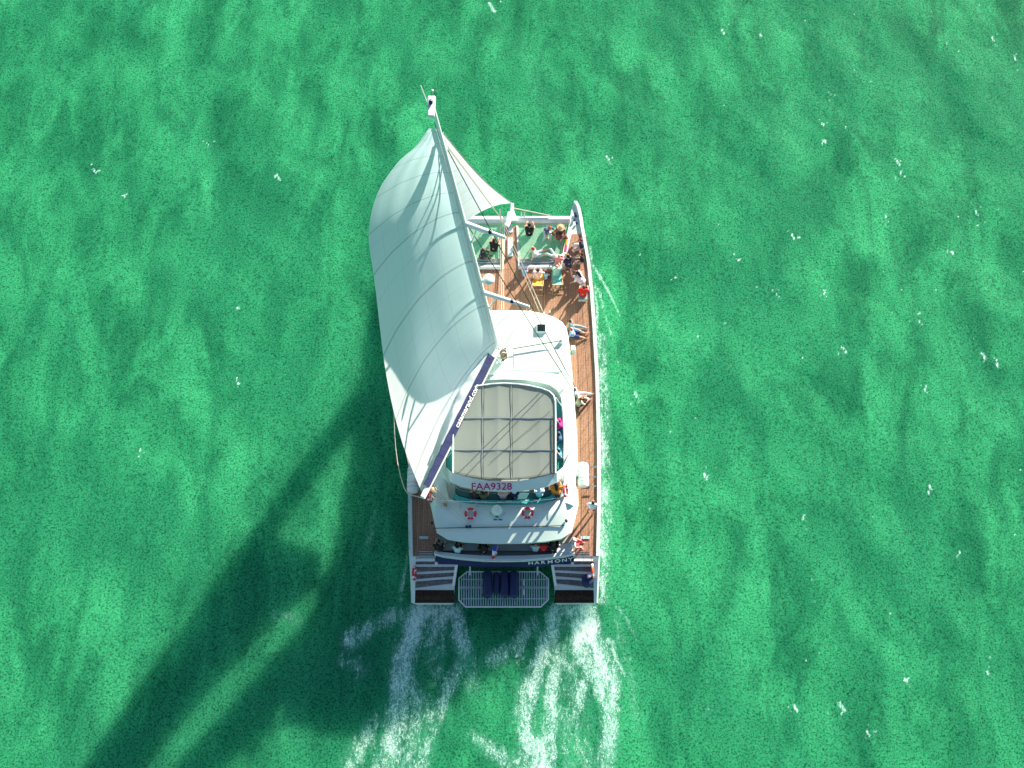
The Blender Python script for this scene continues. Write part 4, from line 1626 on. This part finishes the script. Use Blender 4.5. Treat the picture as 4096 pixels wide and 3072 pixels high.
deck_chair(2227, 1136, DZ + .03, 'mint', "wooden deck chair with mint green sling on the foredeck", R(2))
deck_chair(2152, 1140, DZ + .03, 'yellow', "wooden deck chair with yellow orange sling on the foredeck", R(-4))


# ------------------------------------------------------------------ people
def capsule(mb, a, b, r0, r1, n=10):
    a, b = Vector(a), Vector(b)
    d = (b - a)
    L_ = max(d.length, 1e-4)
    d = d / L_
    pts, rs = [], []
    for k in (90, 60, 30, 0):
        pts.append(a - d * r0 * math.sin(R(k)) * .999)
        rs.append(max(r0 * math.cos(R(k)), .001))
    for k in (0, 30, 60, 90):
        pts.append(b + d * r1 * math.sin(R(k)))
        rs.append(max(r1 * math.cos(R(k)), .001))
    mb.tube(pts, rs, n)


def V3(*a):
    return Vector(a)


_cl = {}


def cloth(col):
    k = tuple(round(c, 3) for c in col)
    if k not in _cl:
        _cl[k] = mat("fabric_%d" % len(_cl), col, .85, var=.18, scale=12)
    return _cl[k]


SKINS = [(.62, .36, .26), (.50, .27, .18), (.68, .43, .33), (.36, .19, .12)]
POSE = {
    # lean, thighs L/R, shins L/R, upper arms L/R, forearms L/R, pelvis height, head tilt
    'stand': dict(lean=4, th=[(-.08, .1, -1), (.08, -.05, -1)], sh=[(0, .02, -1), (0, -.1, -1)], ua=[(-.25, .05, -1), (.25, .1, -1)], fa=[(-.05, .4, -.9), (.05, .5, -.8)], pz=.90),
    'walk': dict(lean=12, th=[(-.05, .5, -1), (.05, -.35, -1)], sh=[(0, .05, -1), (0, -.5, -1)], ua=[(-.3, -.3, -1), (.3, .4, -1)], fa=[(0, .2, -.9), (0, .7, -.6)], pz=.88),
    'sit': dict(lean=6, th=[(-.18, 1, .05), (.18, 1, .02)], sh=[(0, .12, -1), (0, .05, -1)], ua=[(-.25, .25, -1), (.25, .35, -1)], fa=[(.15, .9, -.35), (-.15, .9, -.25)], pz=.11),
    'chair': dict(lean=-24, th=[(-.15, 1, .15), (.15, 1, .12)], sh=[(0, .5, -1), (0, .35, -1)], ua=[(-.35, .2, -1), (.35, .25, -1)], fa=[(.05, .95, -.15), (-.05, .95, -.1)], pz=.11),
    'floor': dict(lean=14, th=[(-.3, 1, .55), (.3, 1, .6)], sh=[(.1, .55, -1), (-.1, .6, -1)], ua=[(-.35, .55, -1), (.35, .6, -1)], fa=[(.35, .9, .1), (-.35, .9, .1)], pz=.11),
    'legsout': dict(lean=-14, th=[(-.14, 1, .06), (.16, 1, .25)], sh=[(0, 1, -.12), (0, .85, -.45)], ua=[(-.35, -.45, -1), (.35, -.45, -1)], fa=[(-.05, -.25, -1), (.05, -.25, -1)], pz=.11),
    'cross': dict(lean=16, th=[(-.75, .8, .15), (.75, .8, .15)], sh=[(1, .15, -.2), (-1, .15, -.2)], ua=[(-.3, .5, -1), (.3, .5, -1)], fa=[(.25, .8, -.3), (-.25, .8, -.3)], pz=.11),
    'lie': dict(lean=-72, th=[(-.2, 1, .35), (.35, .9, .5)], sh=[(-.1, .8, -.55), (.3, .7, -.8)], ua=[(-.8, -.3, -.2), (.8, -.4, -.2)], fa=[(-.2, -.9, .1), (.3, -.8, .1)], pz=.12),
    'side': dict(lean=30, th=[(.2, 1, .2), (.5, .9, .1)], sh=[(.3, .6, -.8), (.6, .3, -.6)], ua=[(-.5, .3, -1), (.3, .6, -.9)], fa=[(-.1, .6, -.8), (0, .9, 0)], pz=.11),
}


def person(px, py, z, pose, head, label, shirt=None, pants=None, hair=(.03, .018, .012), skin=0, sleeves=.6, legs=1.0,
           hat=None, long_hair=False, s=1.0, skirt=False, group=None):
    """px, py: where the photo shows the pelvis; z: height of the surface it rests on; head: heading in degrees, 0 = towards the bow"""
    P = POSE[pose]
    s *= 1.2
    base = W(px, py, z + P['pz'] * s)
    base.z = z
    t = thing("person", base, label, "person", group or "people aboard the catamaran", R(-head))
    t['_o'] = (0, 0, 0)
    pel = V3(0, 0, P['pz'])
    la = R(P['lean'])
    up = V3(0, math.sin(la), math.cos(la))
    fw = V3(0, math.cos(la), -math.sin(la))
    belly, chest, neck = pel + up * .20, pel + up * .36, pel + up * .50
    hl = la * .4
    hup = V3(0, math.sin(hl), math.cos(hl))
    hc = neck + hup * .17 + V3(0, math.cos(hl), -math.sin(hl)) * .02
    sh_ = [chest + up * .10 + V3(-.175, 0, 0), chest + up * .10 + V3(.175, 0, 0)]
    hp = [pel + V3(-.085, 0, -.01), pel + V3(.085, 0, -.01)]
    body, sm_, pm = MB(), MB(), MB()
    capsule(body, pel + V3(-.05, 0, 0), pel + V3(.05, 0, 0), .115, .115)
    capsule(body, pel, belly, .125, .115)
    capsule(body, belly + V3(-.03, 0, 0), chest + V3(-.06, 0, 0), .10, .105)
    capsule(body, belly + V3(.03, 0, 0), chest + V3(.06, 0, 0), .10, .105)
    capsule(body, sh_[0] * .8 + chest * .2, sh_[1] * .8 + chest * .2, .07, .07)
    capsule(body, chest + up * .1, neck + hup * .06, .06, .052)
    q = Matrix.Rotation(-hl, 3, 'X')
    body.ball(hc, (.076, .095, .115), 16, 12, q)
    hf = V3(0, math.cos(hl), -math.sin(hl))
    capsule(body, hc + hf * .05 - hup * .06, hc + hf * .075 - hup * .075, .042, .03)          # jaw
    capsule(body, hc + hf * .09 + hup * .01, hc + hf * .108 - hup * .02, .011, .015, 6)         # nose
    for sx in (-1, 1):
        body.ball(hc + V3(.078 * sx, 0, 0) - hup * .01, (.012, .024, .034), 8, 6, q)           # ears
        capsule(body, hc + hf * .088 + V3(.03 * sx, 0, 0) + hup * .028, hc + hf * .09 + V3(.045 * sx, 0, 0) + hup * .024, .01, .008, 6)
    capsule(body, hc + hf * .098 + V3(-.02, 0, 0) - hup * .052, hc + hf * .098 + V3(.02, 0, 0) - hup * .052, .007, .007, 6)
    capsule(sm_, pel + up * .05 + V3(-.04, 0, 0), pel + up * .05 + V3(.04, 0, 0), .14, .14)
    capsule(sm_, belly + V3(-.04, 0, 0), chest + V3(-.065, 0, 0), .118, .124)
    capsule(sm_, belly + V3(.04, 0, 0), chest + V3(.065, 0, 0), .118, .124)
    capsule(sm_, sh_[0] * .85 + chest * .15, sh_[1] * .85 + chest * .15, .088, .088)
    capsule(pm, pel + V3(-.055, 0, 0), pel + V3(.055, 0, 0), .132, .132)
    if skirt:
        capsule(pm, pel + V3(0, .02, 0), pel + (Vector(P['th'][0]) + Vector(P['th'][1])).normalized() * .36, .16, .20)
    for i in (0, 1):
        sx = (-1, 1)[i]
        th, shn = Vector(P['th'][i]).normalized(), Vector(P['sh'][i]).normalized()
        kn = hp[i] + th * .42
        an = kn + shn * .40
        capsule(body, hp[i], kn, .085, .055)
        capsule(body, kn, kn + shn * .17, .056, .057)
        capsule(body, kn + shn * .17, an, .057, .034)
        fd = V3(0, 1, 0) - shn * shn.y if abs(shn.y) < .8 else V3(0, .15, 1)
        fd.normalize()
        capsule(body, an - fd * .03 + shn * .035, an + fd * .15 + shn * .045, .036, .026)
        capsule(pm, hp[i], hp[i] + th * .42 * min(1, legs * 1.6), .104, .080)
        if legs > .6:
            capsule(pm, kn, kn + shn * .40 * (legs - .6) / .4 * .92, .076, .056)
        ua, fa = Vector(P['ua'][i]).normalized(), Vector(P['fa'][i]).normalized()
        el = sh_[i] + ua * .27
        wr = el + fa * .235
        capsule(body, sh_[i], el, .052, .038)
        capsule(body, el, wr, .040, .026)
        capsule(sm_, sh_[i], sh_[i] + ua * .27 * min(1, sleeves * 1.3), .066, .056)
        if sleeves > .8:
            capsule(sm_, el, wr - fa * .02, .052, .040)
        # hand: palm, four bent fingers and a thumb from the side of the palm
        side = fa.cross(V3(0, 0, 1))
        if side.length < .2:
            side = V3(1, 0, 0)
        side.normalize()
        dn = fa.cross(side).normalized()
        if dn.z > 0:
            dn = -dn
        pc = wr + fa * .075
        capsule(body, wr + fa * .02 - side * .014, pc - side * .026, .020, .017, 8)
        capsule(body, wr + fa * .02 + side * .014, pc + side * .026, .020, .017, 8)
        for k, ln in enumerate((.066, .078, .073, .056)):
            a0 = pc + side * (-.033 + .022 * k) * sx + fa * .008
            a1 = a0 + fa * ln * .55 + dn * .008
            a2 = a1 + fa * ln * .35 + dn * ln * .45
            capsule(body, a0, a1, .0095, .0088, 6)
            capsule(body, a1, a2, .0088, .0078, 6)
        tb_ = wr + fa * .03 - side * .028 * sx
        t1 = tb_ - side * .026 * sx + fa * .028
        capsule(body, tb_, t1, .012, .0105, 6)
        capsule(body, t1, t1 + fa * .028 + dn * .010, .0105, .009, 6)

    def fin(mb, name, m, vox, sm=True):
        for v in mb.v:
            v *= s
        o = mb.build(name, m, t, smooth=True, fix=False)
        r_ = o.modifiers.new("remesh", 'REMESH')
        r_.mode = 'VOXEL'
        r_.voxel_size = vox
        r_.use_smooth_shade = True
        return o
    fin(body, "body", cloth(SKINS[skin]), .0115)
    if shirt:
        fin(sm_, "shirt", cloth(shirt), .02)
    if pants:
        fin(pm, "skirt" if skirt else "trousers", cloth(pants), .02)
    hb = MB()
    hb.ball(hc + hup * .022 - hf * .018, (.088, .100, .112), 16, 12, q)
    if long_hair:
        capsule(hb, hc - hf * .06, neck - fw * .09 - up * .08, .075, .055)
    for v in hb.v:
        d = (v - hc)
        if d.dot(hf) > .055 and d.dot(hup) < .06:
            v -= hf * (d.dot(hf) - .055)
        v *= s
    ho = hb.build("hair", cloth(hair), t, smooth=True, fix=False)
    if hat:
        h = MB()
        h.ball(hc + hup * .075, (.10, .115, .075), 16, 8, q)
        hb2 = hc + hup * .06
        h.tube([hb2 - hup * .008, hb2 + hup * .008], hat[1], 20)
        for v in h.v:
            v *= s
        h.build("hat", cloth(hat[0]), t, smooth=True)
    return t


NZ = DZ - .02
D3 = DZ + .03
NAVY, WHITE, BLACK, PINK, RED_, GREYC = (.012, .02, .07), (.74, .75, .78), (.008, .008, .012), (.75, .22, .26), (.75, .01, .01), (.22, .24, .26)
BRN, BLK, BLD, GNG = (.05, .02, .012), (.01, .008, .008), (.50, .30, .13), (.36, .08, .02)
people = [
    # foredeck and trampolines
    (2117, 935, NZ, 'floor', 4, "person in a black top sitting alone on the starboard net, back to the stern", dict(shirt=BLACK, pants=BLACK, sleeves=.1, legs=.5, s=1.1)),
    (2186, 918, NZ, 'side', 150, "person in pale trousers and dark patterned top stretched out on the net by the crossbeam", dict(shirt=(.10, .12, .24), pants=(.62, .74, .76), sleeves=.5, hair=GNG, skin=0, s=1.08)),
    (2246, 925, NZ, 'cross', 200, "person in a brown patterned dress and straw hat sitting in the net corner", dict(shirt=(.20, .11, .08), pants=(.16, .08, .06), skirt=True, hair=BRN, hat=((.75, .52, .30), .19), skin=0, s=1.15)),
    (2142, 1018, NZ, 'legsout', 78, "red haired person in a white top reclining on the aft edge of the net", dict(shirt=(.66, .66, .60), pants=(.40, .55, .66), hair=(.42, .06, .01), legs=.4, skin=2, s=1.1)),
    (2214, 1022, NZ, 'lie', 300, "person with bare feet lying at the aft starboard corner of the net", dict(shirt=(.45, .66, .66), pants=(.50, .70, .68), hair=BRN, skin=2, s=.85)),
    (2234, 1052, DZ + .16, 'sit', 10, "person in a pink top sitting on the beam behind the net", dict(shirt=(.85, .24, .27), pants=(.70, .72, .68), sleeves=.9, hair=(.45, .33, .24), skin=2)),
    (2274, 1058, D3, 'walk', 340, "person in a navy top stepping along the starboard bow deck", dict(shirt=NAVY, pants=NAVY, legs=.35, sleeves=.5, hair=BLK, s=1.05)),
    (2226, 1098, D3 + .34, 'floor', 2, "person in a mint green shirt leaning back in the mint deck chair", dict(shirt=(.42, .80, .66), pants=(.45, .60, .55), hair=(.72, .45, .34), skin=2, sleeves=.7)),
    (2152, 1112, D3 + .34, 'floor', -4, "dark haired person in a pale pink top sitting in the yellow deck chair", dict(shirt=(.76, .62, .66), pants=(.55, .62, .76), hair=BRN, skin=0)),
    (2180, 1112, D3, 'floor', 20, "person in a pale blue top crouched on deck between the two deck chairs", dict(shirt=(.46, .64, .80), pants=(.10, .05, .04), hair=BRN, skin=3, s=.8)),
    (2096, 1100, D3, 'floor', 10, "small child in a blue flowered dress sitting on the foredeck near the walkway", dict(shirt=(.12, .36, .62), pants=(.55, .16, .34), hair=BLK, s=.72)),
    (1974, 998, NZ, 'floor', 12, "dark haired person in black sitting on the port net close to the mast", dict(shirt=BLACK, pants=BLACK, sleeves=.1, legs=.4, hair=BLK, long_hair=True, s=1.12)),
    (1926, 1028, NZ, 'floor', 60, "person in dark clothes on the port net, half hidden behind the mast", dict(shirt=(.03, .03, .05), pants=(.10, .14, .08), hair=BRN)),
    (2326, 985, DZ + .16, 'sit', 262, "red haired person in navy and white sitting on the starboard bow rail", dict(shirt=NAVY, pants=(.66, .68, .74), hair=(.25, .05, .02), s=1.05)),
    (2330, 1040, DZ + .16, 'sit', 262, "person in black sitting on the starboard bow rail, next after the red haired sitter", dict(shirt=BLACK, pants=GREYC, hair=BRN)),
    (2330, 1126, D3 + .1, 'side', 300, "dark haired person in a white shirt leaning over on the starboard side deck", dict(shirt=(.76, .77, .86), pants=(.62, .64, .72), hair=BLK, long_hair=True, s=1.15)),
    (2332, 1178, D3 + .35, 'sit', 8, "person in a bright red shirt sitting with a camera strap on the starboard side deck", dict(shirt=RED_, pants=(.04, .04, .07), hair=(.10, .04, .02), s=1.1)),
    # side deck beside the cabin
    (2288, 1308, D3, 'legsout', 105, "person in grey leaning against the forward cabin corner", dict(shirt=(.20, .28, .26), pants=(.30, .38, .40), hair=BRN, skin=0)),
    (2292, 1338, D3, 'legsout', 95, "person in a light blue shirt with white shoes leaning against the cabin side", dict(shirt=(.34, .52, .85), pants=(.03, .05, .20), legs=.5, hair=GNG, skin=0)),
    (2306, 1578, D3, 'legsout', 98, "person in white trousers stretching their legs across the starboard side deck", dict(shirt=(.55, .66, .74), pants=(.66, .70, .70), hair=(.04, .05, .12), skin=2)),
    (2312, 1618, D3, 'floor', 60, "ginger haired person in cream and black sitting on the starboard side deck", dict(shirt=(.60, .60, .45), pants=BLACK, hair=(.34, .08, .01), skin=0)),
    (2368, 2030, D3, 'stand', 10, "person in white shirt, dark strap and red shorts standing on the shaded starboard deck", dict(shirt=(.60, .74, .84), pants=(.38, .01, .02), legs=.45, hair=BRN, skin=2, s=1.05)),
    # flybridge
    (2240, 1702, 4.55, 'sit', 270, "person in a magenta top on the flybridge side seat", dict(shirt=(.80, .02, .30), pants=(.10, .02, .30), hair=(.30, .02, .12))),
    (2238, 1755, 4.55, 'sit', 270, "person in dark blue on the flybridge side seat, aft of the magenta top", dict(shirt=(.04, .12, .25), pants=(.02, .05, .15), hair=BLK)),
    (2238, 1820, 4.55, 'sit', 265, "person in sky blue on the flybridge side seat, aftmost on it", dict(shirt=(.10, .34, .66), pants=(.55, .50, .36), hair=BRN)),
    (1898, 1992, 4.55, 'sit', 10, "dark haired person in a dark top at the port end of the aft flybridge seat", dict(shirt=(.02, .02, .04), pants=(.25, .42, .42), hair=(.09, .03, .02))),
    (1934, 1994, 4.55, 'sit', 5, "tan armed person in olive on the aft flybridge seat", dict(shirt=(.10, .12, .07), pants=(.05, .06, .05), hair=BLK, skin=0)),
    (2012, 1990, 4.55, 'sit', 0, "person in a dusty pink shirt on the middle of the aft flybridge seat", dict(shirt=(.60, .44, .46), pants=(.12, .13, .12), hair=(.50, .28, .18), skin=2)),
    (2058, 1988, 4.55, 'sit', -5, "person in navy with a white cap on the aft flybridge seat", dict(shirt=(.008, .012, .06), pants=BLACK, hair=BLK, hat=((.55, .72, .80), .13))),
    (2158, 1980, 4.55, 'sit', -8, "person in a pale blue cap and shirt on the aft flybridge seat", dict(shirt=(.45, .72, .82), pants=(.03, .06, .20), hair=BLK, hat=((.50, .74, .84), .14))),
    (2224, 1968, 4.45, 'sit', 350, "black haired person in a mustard orange top under the end of the aft arch", dict(shirt=(.85, .33, .02), pants=(.20, .10, .30), hair=BLK, long_hair=True, s=1.3)),
    (1682, 1924, D3 + .5, 'stand', 30, "person in a navy shirt reaching out beside the port life raft", dict(shirt=(.008, .01, .12), pants=(.30, .50, .50), hair=BRN, skin=2)),
    # aft cockpit
    (1752, 2200, DZ + .4, 'sit', 20, "person in black at the port end of the aft cockpit", dict(shirt=BLACK, pants=BLACK, hair=BLK, s=1.1)),
    (1830, 2204, DZ + .4, 'sit', 10, "person in a white shirt sitting in the aft cockpit, back to the port quarter", dict(shirt=(.55, .78, .78), pants=BLACK, hair=BLK)),
    (1935, 2204, DZ + .4, 'sit', -6, "person in black sitting in the aft cockpit beside the flag", dict(shirt=BLACK, pants=BLACK, hair=BLK, s=1.1)),
    (2142, 2198, DZ + .4, 'sit', 0, "fair haired person in pale grey sitting in the aft cockpit", dict(shirt=(.40, .56, .58), pants=(.05, .08, .14), hair=(.40, .22, .14), skin=0)),
    (2174, 2196, DZ + .4, 'sit', 0, "person in a red shirt sitting in the aft cockpit", dict(shirt=(.72, .01, .02), pants=(.04, .08, .12), hair=BRN, s=1.05)),
    (2211, 2198, DZ + .4, 'sit', 10, "person in black sitting in the aft cockpit beside the red shirt", dict(shirt=BLACK, pants=BLACK, hair=(.04, .02, .01), s=1.2)),
    (2290, 2176, D3 + .4, 'sit', 90, "person in white and pink at the starboard corner of the aft cockpit", dict(shirt=(.76, .78, .84), pants=(.62, .03, .12), hair=(.70, .6, .5), skin=2)),
]
for px, py, z, pose, hd, lab, kw in people:
    person(px, py, z, pose, hd, lab, **kw)

# grey cool box that the red shirt sits on
cbp = W(2330, 1195, D3)
t = thing("cool_box", cbp, "grey box under the person in the red shirt", "box")
t['_o'] = tuple(cbp)
MB().box(cbp + Vector((0, 0, .17)), (.55, .45, .32)).build("body", M['gelgrey'], t, bevel=.04)
MB().box(cbp + Vector((0, 0, .355)), (.58, .48, .05)).build("lid", M['grey'], t, bevel=.02)
# colourful towel over the inner starboard bow rail
tw = [W(2262, 952, DZ + .2), W(2274, 952, DZ + .2), W(2266, 1010, DZ + .2), W(2255, 1010, DZ + .2)]
t = thing("beach_towel", tw[0], "orange, yellow and pink towel laid along the inner edge of the starboard bow", "towel")
t['_o'] = tuple(tw[0])
M['tw'] = mat("towel_orange", (.85, .30, .04), .9, var=.5, scale=5)
M['tw2'] = mat("towel_pink", (.80, .05, .20), .9, var=.4, scale=5)
MB().grid(lambda u, v: (tw[0] * (1 - u) + tw[1] * u) * (1 - v * .5) + (tw[3] * (1 - u) + tw[2] * u) * v * .5 + Vector((0, 0, .05 * math.sin(u * 3.1))), 6, 10).build("front_half", M['tw'], t, smooth=True)
MB().grid(lambda u, v: (tw[0] * (1 - u) + tw[1] * u) * (.5 - v * .5) + (tw[3] * (1 - u) + tw[2] * u) * (.5 + v * .5) + Vector((0, 0, .05 * math.sin(u * 3.1))), 6, 10).build("back_half", M['tw2'], t, smooth=True)

for o in bpy.data.objects:
    if '_o' in o:
        del o['_o']
